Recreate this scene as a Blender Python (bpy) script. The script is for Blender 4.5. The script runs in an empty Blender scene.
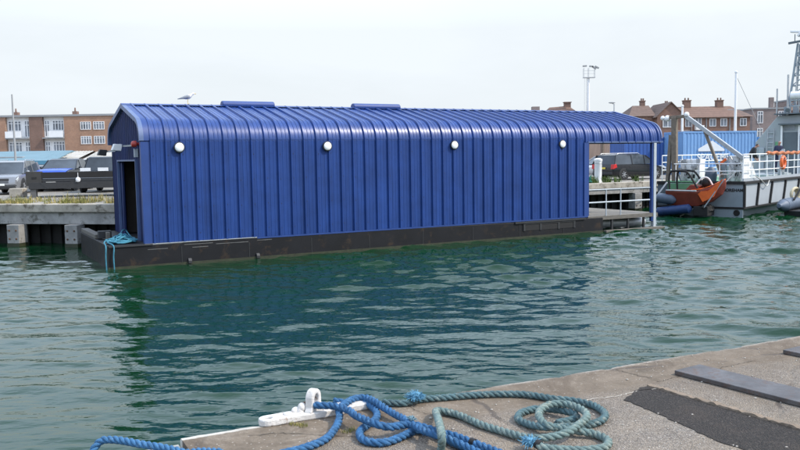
import bpy, bmesh, math, random
import numpy as np
from mathutils import Vector, Matrix

random.seed(7)
RNG = np.random.default_rng(5)
SC = bpy.context.scene
COL = SC.collection
R = math.radians
PI = math.pi

# ------------------------------------------------------------------ materials
def srgb(r, g, b):
    f = lambda c: (c / 255 / 12.92) if c / 255 <= .04045 else ((c / 255 + .055) / 1.055) ** 2.4
    return (f(r), f(g), f(b))

class NT:
    def __init__(s, m):
        s.n = m.node_tree.nodes; s.l = m.node_tree.links
        s.b = s.n['Principled BSDF']; s.tc = s.n.new('ShaderNodeTexCoord')
    def noise(s, scale, detail=6, rough=.6, vec=None, stretch=None, dist=0):
        n = s.n.new('ShaderNodeTexNoise'); n.inputs['Scale'].default_value = scale
        n.inputs['Detail'].default_value = detail; n.inputs['Roughness'].default_value = rough
        n.inputs['Distortion'].default_value = dist
        v = vec or s.tc.outputs['Object']
        if stretch:
            mp = s.n.new('ShaderNodeMapping'); mp.inputs['Scale'].default_value = stretch
            s.l.new(v, mp.inputs['Vector']); v = mp.outputs['Vector']
        s.l.new(v, n.inputs['Vector']); return n.outputs['Fac']
    def ramp(s, fac, stops):
        r = s.n.new('ShaderNodeValToRGB'); e = r.color_ramp.elements
        while len(e) < len(stops): e.new(.5)
        for q, (p, c) in zip(e, stops):
            q.position = p; q.color = (c[0], c[1], c[2], 1) if hasattr(c, '__len__') else (c, c, c, 1)
        s.l.new(fac, r.inputs['Fac']); return r.outputs['Color']
    def mix(s, fac, a, b, mode='MIX'):
        m = s.n.new('ShaderNodeMix'); m.data_type = 'RGBA'; m.blend_type = mode
        for v, i in ((fac, 0), (a, 6), (b, 7)):
            if hasattr(v, 'is_output'): s.l.new(v, m.inputs[i])
            elif i == 0: m.inputs[0].default_value = v
            else: m.inputs[i].default_value = (v[0], v[1], v[2], 1)
        return m.outputs[2]
    def math(s, op, a, b=0, c=0):
        m = s.n.new('ShaderNodeMath'); m.operation = op
        for i, v in enumerate((a, b, c)):
            if hasattr(v, 'is_output'): s.l.new(v, m.inputs[i])
            else: m.inputs[i].default_value = v
        return m.outputs[0]
    def xyz(s):
        x = s.n.new('ShaderNodeSeparateXYZ'); s.l.new(s.tc.outputs['Object'], x.inputs[0]); return x.outputs
    def bump(s, h, strength=.5, dist=.01, normal=None):
        b = s.n.new('ShaderNodeBump'); b.inputs['Strength'].default_value = strength; b.inputs['Distance'].default_value = dist
        s.l.new(h, b.inputs['Height'])
        if normal is not None: s.l.new(normal, b.inputs['Normal'])
        return b.outputs['Normal']
    def color(s, c): s.l.new(c, s.b.inputs['Base Color'])
    def normal(s, c): s.l.new(c, s.b.inputs['Normal'])

MATS = {}
def mat(name, rgb, rough=.6, metal=0., var=.18, scale=3., bump=0., bscale=60., stretch=None, dirt=None, dirt_at=.62, spec=.5):
    if name in MATS: return MATS[name]
    m = bpy.data.materials.new(name); m.use_nodes = True; t = NT(m)
    t.b.inputs['Roughness'].default_value = rough; t.b.inputs['Metallic'].default_value = metal
    t.b.inputs['Specular IOR Level'].default_value = spec
    n = t.noise(scale, 7, .65, stretch=stretch)
    c = t.ramp(n, [(.25, [q * (1 - var) for q in rgb]), (.75, [min(1, q * (1 + var)) for q in rgb])])
    if dirt:
        d = t.ramp(t.noise(scale * 1.7, 9, .7, dist=.4), [(dirt_at, 0), (dirt_at + .1, 1)])
        c = t.mix(d, c, dirt)
    t.color(c)
    rr = t.n.new('ShaderNodeMapRange'); rr.inputs[3].default_value = max(.02, rough - .1); rr.inputs[4].default_value = min(1, rough + .12)
    t.l.new(t.noise(scale * 2.3, 5), rr.inputs[0]); t.l.new(rr.outputs[0], t.b.inputs['Roughness'])
    if bump: t.normal(t.bump(t.noise(bscale, 5, .7), bump, .01))
    MATS[name] = m; return m

def cladding(name, rgb, rough, spec=.5):
    """old blue painted steel sheet: faded blotches, streaks"""
    m = bpy.data.materials.new(name); m.use_nodes = True; t = NT(m)
    n = t.noise(.9, 8, .7)
    c = t.ramp(n, [(.3, [q * .8 for q in rgb]), (.7, [q * 1.18 for q in rgb])])
    st = t.ramp(t.noise(2.2, 6, .6, stretch=(3, 3, .12)), [(.35, .78), (.65, 1.1)])
    c = t.mix(.8, c, st, 'MULTIPLY')
    sm = t.ramp(t.noise(1.6, 10, .75, dist=.8), [(.6, 0), (.72, .35)])
    c = t.mix(sm, c, (.010, .024, .10))
    fl = t.ramp(t.noise(23, 3, .5, stretch=(1, 1, .3)), [(.73, 0), (.78, .35)])
    c = t.mix(fl, c, (.10, .15, .30))
    t.color(c)
    t.b.inputs['Roughness'].default_value = rough; t.b.inputs['Specular IOR Level'].default_value = spec
    t.normal(t.bump(t.noise(1.3, 3, .5, stretch=(1, 1, .4)), .25, .02))
    MATS[name] = m; return m

def brick(name, c1, c2, mortar, scale=1.0):
    m = bpy.data.materials.new(name); m.use_nodes = True; t = NT(m)
    b = t.n.new('ShaderNodeTexBrick'); b.inputs['Scale'].default_value = scale
    b.inputs['Color1'].default_value = (*c1, 1); b.inputs['Color2'].default_value = (*c2, 1); b.inputs['Mortar'].default_value = (*mortar, 1)
    b.inputs['Brick Width'].default_value = .225; b.inputs['Row Height'].default_value = .075; b.inputs['Mortar Size'].default_value = .008
    mp = t.n.new('ShaderNodeMapping'); mp.inputs['Rotation'].default_value = (R(90), 0, 0)
    t.l.new(t.tc.outputs['Object'], mp.inputs['Vector']); t.l.new(mp.outputs['Vector'], b.inputs['Vector'])
    v = t.ramp(t.noise(.5, 7, .65), [(.3, .78), (.7, 1.15)])
    t.color(t.mix(1, b.outputs['Color'], v, 'MULTIPLY'))
    t.b.inputs['Roughness'].default_value = .9
    MATS[name] = m; return m

def tiles(name, c, pitch=.3):
    m = bpy.data.materials.new(name); m.use_nodes = True; t = NT(m)
    w = t.n.new('ShaderNodeTexWave'); w.wave_type = 'BANDS'; w.bands_direction = 'Z'; w.inputs['Scale'].default_value = 1.1
    w.inputs['Distortion'].default_value = .4
    t.l.new(t.tc.outputs['Object'], w.inputs['Vector'])
    n = t.noise(2.5, 8, .75)
    a = t.ramp(n, [(.25, [q * .65 for q in c]), (.75, [q * 1.35 for q in c])])
    t.color(t.mix(.25, a, w.outputs['Color'], 'MULTIPLY'))
    t.b.inputs['Roughness'].default_value = .85
    MATS[name] = m; return m

def glass(name, rgb=(.03, .04, .05), rough=.06):
    m = bpy.data.materials.new(name); m.use_nodes = True; t = NT(m)
    t.color(t.ramp(t.noise(.7, 4), [(.3, [q * .5 for q in rgb]), (.7, [q * 1.6 for q in rgb])]))
    t.b.inputs['Roughness'].default_value = rough; t.b.inputs['IOR'].default_value = 1.5
    MATS[name] = m; return m

M = {}
M['blue'] = cladding('blue_cladding', (.015, .050, .205), .5, .3)
M['blue_roof'] = cladding('blue_roof_cladding', (.018, .056, .225), .36)
M['blue_gable'] = cladding('blue_gable_cladding', (.011, .027, .115), .45)  # wall blue darkened, so the gable carries its shade in the paint
M['trim'] = mat('trim_blue_grey', (.085, .13, .26), .45, 0, .2, 2, dirt=(.1, .12, .2))
M['blue_trim'] = mat('blue_trim', (.017, .052, .205), .45, 0, .15, 1.5)
M['hull'] = mat('black_hull', (.0085, .009, .0115), .55, 0, .4, 1.4, .3, 30, dirt=(.032, .022, .016), dirt_at=.55, spec=.3)
M['hull_rub'] = mat('hull_wear', (.13, .13, .13), .6, .2, .5, 5)
M['timber'] = mat('weathered_timber', (.13, .12, .105), .85, 0, .35, 4, .5, 40, stretch=(1, 8, 8))
M['deckboard'] = mat('grey_deck', (.2, .19, .17), .8, 0, .25, 3, .4, 40)
M['white'] = mat('white_paint', (.78, .79, .8), .4, 0, .06, 4, dirt=(.5, .47, .4), dirt_at=.68)
M['lamp_white'] = mat('opal_glass', (.85, .86, .87), .25, 0, .03, 4)
M['galv'] = mat('galvanised_steel', (.42, .44, .46), .45, .4, .15, 6)
M['grey_paint'] = mat('pale_grey_paint', (.42, .46, .5), .45, 0, .12, 3)
M['dark'] = mat('dark_steel', (.03, .032, .035), .55, .1, .3, 5)
M['black'] = mat('black_rubber', (.012, .012, .013), .75, 0, .3, 9)
M['red'] = mat('red_plastic', (.42, .04, .03), .35, 0, .1, 5)
M['orange'] = mat('orange_grp', (.75, .14, .03), .45, 0, .15, 4, dirt=(.4, .1, .05), dirt_at=.66)
M['orange_shaded'] = mat('shaded_orange_grp', (.22, .045, .027), .55, 0, .2, 4)  # shaded copy of the orange: shade on the boat side is in the colour
M['green'] = mat('deck_green', (.13, .32, .17), .6, 0, .15, 3, dirt=(.1, .18, .12))
M['boat_grey'] = mat('boat_grey', (.24, .29, .33), .5, 0, .12, 1.5, dirt=(.16, .19, .21), dirt_at=.64)
M['boat_light'] = mat('boat_light_grey', (.34, .375, .41), .5, 0, .08, 1.5, dirt=(.45, .45, .43), dirt_at=.66)
M['boat_house'] = mat('wheelhouse_grey', (.32, .355, .375), .5, 0, .08, 1.5)
M['boat_dark'] = mat('boat_dark_grey', (.1, .125, .145), .5, 0, .15, 2)
M['tube_grey'] = mat('fender_grey_blue', (.09, .12, .17), .55, 0, .2, 4)
M['tube_blue'] = mat('fender_blue', (.02, .05, .15), .55, 0, .25, 4)
M['rust_pole'] = mat('weathered_brown_pole', (.17, .14, .11), .75, 0, .35, 5)
M['concrete_old'] = mat('old_concrete', (.36, .33, .28), .9, 0, .45, 1.6, .8, 22, dirt=(.13, .11, .085), dirt_at=.53)
M['concrete_pile'] = mat('pile_concrete', (.29, .285, .275), .85, 0, .4, 1.8, .6, 22, dirt=(.12, .115, .10), dirt_at=.55)
M['weed_wet'] = mat('weedy_wet_concrete', (.03, .035, .018), .5, 0, .5, 5, .6, 40)
M['sheet_pile'] = mat('dark_sheet_piling', (.012, .012, .012), .8, 0, .5, 1.5, .5, 14)
M['tyre'] = mat('tyre_rubber', (.015, .015, .016), .8, 0, .2, 9)
M['rim'] = mat('alloy_wheel', (.45, .46, .48), .35, .5, .1, 6)
M['silver'] = mat('silver_car_paint', (.26, .27, .29), .2, .4, .06, 2)
M['car_black'] = mat('black_car_paint', (.012, .013, .016), .15, 0, .2, 2)
M['car_navy'] = mat('dark_vehicle_paint', (.010, .013, .02), .3, 0, .2, 2)
M['car_blue'] = mat('bright_blue_car_paint', (.03, .09, .5), .2, 0, .1, 2)
M['car_pale'] = mat('pale_car_paint', (.4, .42, .46), .25, .2, .1, 2)
M['glass'] = glass('car_glass', (.04, .05, .062))
M['glass_w'] = glass('window_glass', (.17, .19, .22), .12)
M['plastic'] = mat('dark_plastic', (.025, .026, .028), .6, 0, .2, 6)
M['tail'] = mat('tail_lamp_red', (.5, .02, .02), .2, 0, .1, 9)
M['headlamp'] = mat('headlamp_glass', (.6, .63, .66), .12, .3, .1, 9)
M['plate_w'] = mat('plate_white', (.75, .75, .72), .5, 0, .05, 9)
M['plate_y'] = mat('plate_yellow', (.7, .55, .08), .5, 0, .05, 9)
M['brick_o'] = brick('orange_brick', (.38, .205, .125), (.31, .16, .10), (.33, .27, .22))
M['brick_b'] = brick('brown_brick', (.21, .12, .09), (.17, .095, .07), (.21, .17, .15))
M['brick_h'] = brick('red_brown_brick', (.235, .125, .09), (.19, .10, .075), (.23, .18, .15))
M['brick_g'] = brick('grey_brown_brick', (.24, .19, .18), (.2, .16, .155), (.24, .21, .2))
M['roof_t'] = tiles('clay_roof_tiles', (.175, .105, .078))
M['roof_t2'] = tiles('dull_roof_tiles', (.15, .10, .08))
M['roof_blue'] = mat('pale_blue_roof', (.13, .22, .265), .7, 0, .16, .5, dirt=(.21, .28, .31))
M['roof_grey'] = mat('old_asbestos_roof', (.36, .35, .32), .85, 0, .25, .6, dirt=(.2, .18, .15), dirt_at=.55)
M['cream'] = mat('cream_render', (.78, .78, .78), .8, 0, .1, 1)
M['fascia'] = mat('grey_fascia', (.28, .29, .3), .7, 0, .1, 1)
M['cont_blue'] = mat('container_blue', (.15, .30, .55), .5, 0, .12, .8, dirt=(.2, .34, .55), dirt_at=.6)
M['cont_dark'] = mat('container_dark_blue', (.035, .10, .33), .5, 0, .15, .8)
M['cont_sky'] = mat('container_mid_blue', (.04, .17, .42), .5, 0, .15, .8)
M['rope_blue'] = mat('blue_polyprop_rope', (.030, .125, .28), .8, 0, .45, 16, .8, 240, dirt=(.10, .23, .40), dirt_at=.55)
M['rope_blue2'] = mat('pale_blue_rope', (.04, .15, .31), .75, 0, .3, 18, .6, 220, dirt=(.16, .28, .40), dirt_at=.58)
M['rope_teal'] = mat('teal_rope', (.07, .13, .145), .85, 0, .4, 14, .6, 220, dirt=(.20, .24, .22), dirt_at=.54)
M['rope_grey'] = mat('faded_green_rope', (.135, .20, .195), .85, 0, .35, 12, .6, 220, dirt=(.27, .31, .27), dirt_at=.52)
M['rope_cyan'] = mat('cyan_rope', (.04, .19, .27), .75, 0, .3, 9)
M['rope_white'] = mat('white_rope', (.5, .5, .48), .8, 0, .2, 9)
M['tuft'] = mat('frayed_blue_fibre', (.09, .24, .36), .9, 0, .3, 20)
M['cast_white'] = mat('white_painted_iron', (.60, .58, .555), .6, 0, .14, 9, .7, 50, dirt=(.27, .18, .13), dirt_at=.57)
M['rust'] = mat('rusty_iron', (.11, .06, .035), .9, 0, .5, 20, .6, 70)
M['skin'] = mat('skin', (.42, .22, .16), .6, 0, .1, 9)
M['navy_cloth'] = mat('navy_cloth', (.014, .02, .055), .85, 0, .3, 9)
M['black_cloth'] = mat('black_cloth', (.016, .017, .022), .85, 0, .3, 9)
M['grey_cloth'] = mat('grey_cloth', (.3, .3, .3), .85, 0, .2, 9)
M['hair'] = mat('brown_hair', (.035, .022, .015), .8, 0, .3, 30)
M['gull_white'] = mat('white_feather', (.78, .78, .77), .8, 0, .06, 12)
M['gull_grey'] = mat('grey_feather', (.3, .32, .35), .8, 0, .15, 12)
M['gull_yellow'] = mat('yellow_beak', (.6, .4, .05), .5, 0, .1, 9)

def water_mat():
    m = bpy.data.materials.new('harbour_water'); m.use_nodes = True; t = NT(m)
    t.b.inputs['Base Color'].default_value = (.0032, .0285, .010, 1)
    t.b.inputs['Roughness'].default_value = .035; t.b.inputs['IOR'].default_value = 1.333; t.b.inputs['Specular IOR Level'].default_value = .40
    h1 = t.noise(2.6, 3, .5, stretch=(.7, 1.5, 1)); h2 = t.noise(7, 2, .5, stretch=(.7, 1.4, 1))
    n = t.bump(h1, .2, .10); n = t.bump(h2, .15, .03, n)
    t.normal(n); MATS['water'] = m; return m

def quay_mat():
    """near quay: x along the edge, y inwards from the edge (local metres)"""
    m = bpy.data.materials.new('quay_concrete'); m.use_nodes = True; t = NT(m)
    y = t.xyz()[1]
    wob = t.noise(1.6, 6, .7); wob2 = t.noise(14, 4, .7)
    d = t.math('ADD', y, t.math('MULTIPLY', t.math('SUBTRACT', wob, .5), .28))
    zone = t.n.new('ShaderNodeMapRange'); zone.inputs[1].default_value = .46; zone.inputs[2].default_value = .56
    t.l.new(d, zone.inputs[0])
    # smooth worn brown coping
    cop = t.ramp(t.noise(3.2, 9, .75), [(.32, (.085, .065, .045)), (.5, (.19, .15, .11)), (.7, (.31, .26, .205))])
    cop = t.mix(t.ramp(t.noise(45, 4, .8), [(.45, 0), (.62, .55)]), cop, (.13, .105, .08))
    cop = t.mix(t.ramp(t.noise(8, 8, .75, dist=.5), [(.62, 0), (.7, .7)]), cop, (.47, .44, .40))
    stain = t.ramp(t.noise(1.3, 9, .75, dist=1.2), [(.46, 0), (.6, .8)])
    cop = t.mix(stain, cop, (.085, .06, .04))
    fle = t.n.new('ShaderNodeTexVoronoi'); fle.inputs['Scale'].default_value = 26; t.l.new(t.tc.outputs['Object'], fle.inputs['Vector'])
    cop = t.mix(t.ramp(fle.outputs['Distance'], [(.10, .8), (.16, 0)]), cop, (.42, .38, .33))
    # aggregate
    vo = t.n.new('ShaderNodeTexVoronoi'); vo.inputs['Scale'].default_value = 105; t.l.new(t.tc.outputs['Object'], vo.inputs['Vector'])
    st = t.ramp(t.math('MULTIPLY', vo.outputs['Color'], 1), [(.1, (.15, .125, .105)), (.5, (.25, .218, .185)), (.85, (.335, .295, .255)), (.97, (.52, .47, .42))])
    gaps = t.ramp(vo.outputs['Distance'], [(.35, 1), (.75, .6)])
    ag = t.mix(1, st, gaps, 'MULTIPLY')
    ag = t.mix(t.ramp(t.noise(1.4, 7, .7), [(.4, 0), (.7, .7)]), ag, (.25, .195, .135))
    ag = t.mix(.35, ag, t.ramp(t.noise(5, 7, .7), [(.3, .55), (.7, 1.35)]), 'MULTIPLY')
    c = t.mix(zone.outputs[0], cop, ag)
    # pale worn arris along the edge
    e = t.n.new('ShaderNodeMapRange'); e.inputs[1].default_value = .075; e.inputs[2].default_value = .035
    t.l.new(t.math('ADD', y, t.math('MULTIPLY', t.math('SUBTRACT', wob2, .5), .07)), e.inputs[0])
    c = t.mix(t.math('MULTIPLY', e.outputs[0], t.ramp(t.noise(2.2, 5, .7), [(.4, .15), (.6, .75)])), c, (.50, .46, .41))
    xx = t.xyz()[0]; lip = t.n.new('ShaderNodeMapRange'); lip.inputs[1].default_value = 1.15; lip.inputs[2].default_value = .9; t.l.new(xx, lip.inputs[0])
    yy = t.n.new('ShaderNodeMapRange'); yy.inputs[1].default_value = .07; yy.inputs[2].default_value = .055; t.l.new(t.math('ADD', y, t.math('MULTIPLY', t.math('SUBTRACT', wob2, .5), .03)), yy.inputs[0])
    c = t.mix(t.math('MULTIPLY', t.math('MULTIPLY', lip.outputs[0], yy.outputs[0]), .85), c, (.58, .55, .49))
    spots = t.ramp(t.noise(6, 8, .8, dist=.8), [(.60, 0), (.68, .8)])
    c = t.mix(spots, c, (.06, .048, .036))
    c = t.mix(t.ramp(t.noise(.75, 6, .65, dist=.6), [(.42, 0), (.62, .5)]), c, (.12, .09, .062))
    # cracks
    vc = t.n.new('ShaderNodeTexVoronoi'); vc.feature = 'DISTANCE_TO_EDGE'; vc.inputs['Scale'].default_value = .55
    mx = t.n.new('ShaderNodeMix'); mx.data_type = 'VECTOR'; mx.inputs[0].default_value = .12
    nn = t.n.new('ShaderNodeTexNoise'); nn.inputs['Scale'].default_value = 4; t.l.new(t.tc.outputs['Object'], nn.inputs['Vector'])
    t.l.new(t.tc.outputs['Object'], mx.inputs[4]); t.l.new(nn.outputs['Color'], mx.inputs[5]); t.l.new(mx.outputs[1], vc.inputs['Vector'])
    ck = t.ramp(vc.outputs['Distance'], [(.004, 1), (.012, 0)])
    c = t.mix(t.math('MULTIPLY', ck, t.ramp(t.noise(2, 3), [(.45, 0), (.55, .8)])), c, (.07, .055, .045))
    t.color(c); t.b.inputs['Roughness'].default_value = .92
    h = t.math('ADD', t.math('MULTIPLY', t.math('MULTIPLY', vo.outputs['Distance'], -.9), zone.outputs[0]), t.math('MULTIPLY', t.noise(30, 6, .75), .8))
    h = t.math('ADD', h, t.math('MULTIPLY', t.noise(4, 5, .6), 2.0))
    h = t.math('SUBTRACT', h, t.math('MULTIPLY', ck, .5))
    t.normal(t.bump(h, .8, .012))
    return m

def tarmac_mat():
    m = bpy.data.materials.new('dark_tarmac'); m.use_nodes = True; t = NT(m)
    vo = t.n.new('ShaderNodeTexVoronoi'); vo.inputs['Scale'].default_value = 95; t.l.new(t.tc.outputs['Object'], vo.inputs['Vector'])
    st = t.ramp(t.math('MULTIPLY', vo.outputs['Color'], 1), [(.2, (.014, .011, .009)), (.7, (.026, .020, .016)), (.96, (.06, .05, .042))])
    c = t.mix(t.ramp(t.noise(3, 7, .7), [(.5, 0), (.75, .4)]), st, (.085, .06, .045))
    t.color(c); t.b.inputs['Roughness'].default_value = .9
    t.normal(t.bump(t.math('ADD', t.math('MULTIPLY', vo.outputs['Distance'], -1), t.noise(25, 5, .7)), .9, .012)); return m

def plate_mat():
    m = bpy.data.materials.new('rusted_steel_plate'); m.use_nodes = True; t = NT(m)
    c = t.ramp(t.noise(5, 8, .7), [(.3, (.05, .042, .04)), (.55, (.10, .094, .095)), (.8, (.165, .16, .165))])
    c = t.mix(t.ramp(t.noise(11, 8, .75), [(.52, 0), (.66, .8)]), c, (.105, .055, .033))
    t.color(c); t.b.inputs['Roughness'].default_value = .5; t.b.inputs['Metallic'].default_value = .35
    t.normal(t.bump(t.noise(50, 5, .7), .3, .006)); return m

def yard_mat():
    m = bpy.data.materials.new('yard_surface'); m.use_nodes = True; t = NT(m)
    c = t.ramp(t.noise(.35, 9, .7), [(.3, (.12, .115, .105)), (.55, (.23, .215, .19)), (.8, (.33, .31, .27))])
    t.color(c); t.b.inputs['Roughness'].default_value = .95; t.normal(t.bump(t.noise(12, 6, .7), .5, .02)); return m

# ------------------------------------------------------------------ mesh helpers
class MB:
    def __init__(s): s.v = []; s.f = []; s.ch = []
    def add(s, vs, fs):
        o = len(s.v); s.ch.append((o, len(s.f))); s.v += [tuple(p) for p in vs]; s.f += [tuple(i + o for i in f) for f in fs]; return s
    def box(s, lo, hi, rot=0, piv=None):
        x0, y0, z0 = lo; x1, y1, z1 = hi
        vs = [(x, y, z) for z in (z0, z1) for x, y in ((x0, y0), (x1, y0), (x1, y1), (x0, y1))]
        if rot:
            px, py = piv or ((x0 + x1) / 2, (y0 + y1) / 2); c, q = math.cos(rot), math.sin(rot)
            vs = [(px + (x - px) * c - (y - py) * q, py + (x - px) * q + (y - py) * c, z) for x, y, z in vs]
        return s.add(vs, [(3, 2, 1, 0), (4, 5, 6, 7), (0, 1, 5, 4), (1, 2, 6, 5), (2, 3, 7, 6), (3, 0, 4, 7)])
    def bar(s, a, b, w, h=None):
        """rectangular bar between two points"""
        h = h or w; a = Vector(a); b = Vector(b); d = (b - a).normalized()
        up = Vector((0, 0, 1)) if abs(d.z) < .95 else Vector((1, 0, 0))
        x = d.cross(up).normalized(); y = x.cross(d)
        vs = [p + x * sx * w / 2 + y * sy * h / 2 for p in (a, b) for sx, sy in ((-1, -1), (1, -1), (1, 1), (-1, 1))]
        return s.add(vs, [(3, 2, 1, 0), (4, 5, 6, 7), (0, 1, 5, 4), (1, 2, 6, 5), (2, 3, 7, 6), (3, 0, 4, 7)])
    def tube(s, pts, r, n=8, cap=True):
        pts = [Vector(p) for p in pts]; rr = r if hasattr(r, '__len__') else [r] * len(pts)
        rings = []; N = None
        for i, p in enumerate(pts):
            t = (pts[min(i + 1, len(pts) - 1)] - pts[max(i - 1, 0)]).normalized()
            if N is None: N = t.cross(Vector((0, 0, 1)) if abs(t.z) < .9 else Vector((1, 0, 0))).normalized()
            N = (N - t * N.dot(t)).normalized(); B = t.cross(N)
            rings.append([p + (N * math.cos(a) + B * math.sin(a)) * rr[i] for a in [2 * PI * k / n for k in range(n)]])
        vs = [q for g in rings for q in g]
        fs = [(i * n + k, i * n + (k + 1) % n, (i + 1) * n + (k + 1) % n, (i + 1) * n + k) for i in range(len(pts) - 1) for k in range(n)]
        if cap: fs += [tuple(range(n - 1, -1, -1)), tuple((len(pts) - 1) * n + k for k in range(n))]
        return s.add(vs, fs)
    def lathe(s, c, axis, prof, n=20):
        """prof: (distance along axis, radius)"""
        c = Vector(c); a = Vector(axis).normalized()
        return s.tube([c + a * (d + 1e-5 * i) for i, (d, r) in enumerate(prof)], [max(r, 1e-4) for d, r in prof], n) if False else s._lathe(c, a, prof, n)
    def _lathe(s, c, a, prof, n):
        x = a.cross(Vector((0, 0, 1)) if abs(a.z) < .9 else Vector((1, 0, 0))).normalized(); y = a.cross(x)
        vs = [c + a * d + (x * math.cos(2 * PI * k / n) + y * math.sin(2 * PI * k / n)) * max(r, 1e-4) for d, r in prof for k in range(n)]
        fs = [(i * n + k, i * n + (k + 1) % n, (i + 1) * n + (k + 1) % n, (i + 1) * n + k) for i in range(len(prof) - 1) for k in range(n)]
        fs += [tuple(range(n - 1, -1, -1)), tuple((len(prof) - 1) * n + k for k in range(n))]
        return s.add(vs, fs)
    def ball(s, c, r, n=12, m=8):
        r = r if hasattr(r, '__len__') else (r, r, r)
        vs = [(c[0] + r[0] * math.sin(PI * i / m) * math.cos(2 * PI * k / n), c[1] + r[1] * math.sin(PI * i / m) * math.sin(2 * PI * k / n), c[2] + r[2] * math.cos(PI * i / m)) for i in range(m + 1) for k in range(n)]
        return s.add(vs, [(i * n + k, (i + 1) * n + k, (i + 1) * n + (k + 1) % n, i * n + (k + 1) % n) for i in range(m) for k in range(n)])
    def torus(s, c, axis, R0, r, n=24, m=8, a0=0, a1=2 * PI):
        a = Vector(axis).normalized(); x = a.cross(Vector((0, 0, 1)) if abs(a.z) < .9 else Vector((1, 0, 0))).normalized(); y = a.cross(x)
        full = abs(a1 - a0 - 2 * PI) < 1e-6
        pts = [Vector(c) + (x * math.cos(t) + y * math.sin(t)) * R0 for t in [a0 + (a1 - a0) * k / n for k in range(n + 1)]]
        return s.tube(pts, r, m, cap=not full)
    def prism(s, outline, axis, a, b):
        """outline 2D polygon extruded along axis 'x','y','z' between a and b"""
        n = len(outline)
        def P(p, h): return {'x': (h, p[0], p[1]), 'y': (p[0], h, p[1]), 'z': (p[0], p[1], h)}[axis]
        vs = [P(p, a) for p in outline] + [P(p, b) for p in outline]
        return s.add(vs, [tuple(range(n - 1, -1, -1)), tuple(range(n, 2 * n))] + [(i, (i + 1) % n, n + (i + 1) % n, n + i) for i in range(n)])
    def loft(s, rings, cap=True, closed=True):
        n = len(rings[0]); vs = [p for g in rings for p in g]
        k_ = n if closed else n - 1
        fs = [(i * n + k, i * n + (k + 1) % n, (i + 1) * n + (k + 1) % n, (i + 1) * n + k) for i in range(len(rings) - 1) for k in range(k_)]
        if cap: fs += [tuple(range(n - 1, -1, -1)), tuple((len(rings) - 1) * n + k for k in range(n))]
        return s.add(vs, fs)
    def each(s, name, m, parent=None, **k):
        """every added piece as an object of its own"""
        out = []; ch = s.ch + [(len(s.v), len(s.f))]
        for (v0, f0), (v1, f1) in zip(ch, ch[1:]):
            b = MB(); b.v = s.v[v0:v1]; b.f = [tuple(i - v0 for i in f) for f in s.f[f0:f1]]; out.append(b.build(name, m, parent, **k))
        return out
    def build(s, name, m, parent=None, smooth=False, bevel=0, seg=2, sharp=40):
        me = bpy.data.meshes.new(name); me.from_pydata(s.v, [], s.f); me.update()
        bm = bmesh.new(); bm.from_mesh(me); bmesh.ops.recalc_face_normals(bm, faces=bm.faces); bm.to_mesh(me); bm.free()
        o = bpy.data.objects.new(name, me); COL.objects.link(o); me.materials.append(m)
        if parent: o.parent = parent
        if smooth:
            me.polygons.foreach_set('use_smooth', [True] * len(me.polygons))
            if sharp: me.set_sharp_from_angle(angle=R(sharp))
        if bevel:
            b = o.modifiers.new('Bevel', 'BEVEL'); b.width = bevel; b.segments = seg; b.limit_method = 'ANGLE'; b.angle_limit = R(35)
        return o

def tag(o, label=None, cat=None, group=None, kind=None):
    if label: o['label'] = label
    if cat: o['category'] = cat
    if group: o['group'] = group
    if kind: o['kind'] = kind
    return o
def thing(name, label, cat, loc=(0, 0, 0), rz=0, group=None):
    o = bpy.data.objects.new(name, None); COL.objects.link(o); o.empty_display_size = .2
    o.location = loc; o.rotation_euler = (0, 0, rz); return tag(o, label, cat, group)
def copy_tree(o, parent=None):
    c = o.copy(); COL.objects.link(c)
    if parent: c.parent = parent
    for ch in list(o.children): copy_tree(ch, c)
    return c
def crom(pts, step):
    """Catmull-Rom resample of 3D points"""
    P = [Vector(p) for p in pts]; P = [P[0] * 2 - P[1]] + P + [P[-1] * 2 - P[-2]]; out = []
    for i in range(1, len(P) - 2):
        a, b, c, d = P[i - 1:i + 3]; n = max(2, int((c - b).length / step))
        for k in range(n):
            t = k / n
            out.append(.5 * (2 * b + (c - a) * t + (2 * a - 5 * b + 4 * c - d) * t * t + (3 * b - a - 3 * c + d) * t ** 3))
    out.append(P[-2]); return out
def text_mesh(name, body, size, m, parent, matrix, extrude=.004, spacing=1.0, bold=.0):
    cu = bpy.data.curves.new(name, 'FONT'); cu.body = body; cu.size = size; cu.extrude = extrude; cu.offset = bold
    cu.space_character = spacing; cu.align_x = 'LEFT'; cu.resolution_u = 3
    t = bpy.data.objects.new(name + '_curve', cu); COL.objects.link(t)
    dg = bpy.context.evaluated_depsgraph_get(); me = bpy.data.meshes.new_from_object(t.evaluated_get(dg))
    bpy.data.objects.remove(t); bpy.data.curves.remove(cu)
    me.name = name; me.transform(matrix); me.materials.clear(); me.materials.append(m)
    o = bpy.data.objects.new(name, me); COL.objects.link(o); o.parent = parent; return o

# ------------------------------------------------------------------ camera
def make_camera():
    cd = bpy.data.cameras.new('camera'); o = bpy.data.objects.new('camera', cd); COL.objects.link(o)
    p = math.atan(68 / 817); r = math.atan(.016)
    F = Vector((0, math.cos(p), -math.sin(p))); U0 = Vector((0, math.sin(p), math.cos(p))); R0 = Vector((1, 0, 0))
    Rr = R0 * math.cos(r) - U0 * math.sin(r); U = U0 * math.cos(r) + R0 * math.sin(r)
    mw = Matrix((Rr, U, -F)).transposed().to_4x4(); mw.translation = (0, 0, 3.2)
    o.matrix_world = mw; cd.sensor_width = 36; cd.lens = 36 * 817 / 800; cd.clip_end = 3000; cd.clip_start = .05
    SC.camera = o
make_camera()

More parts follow.
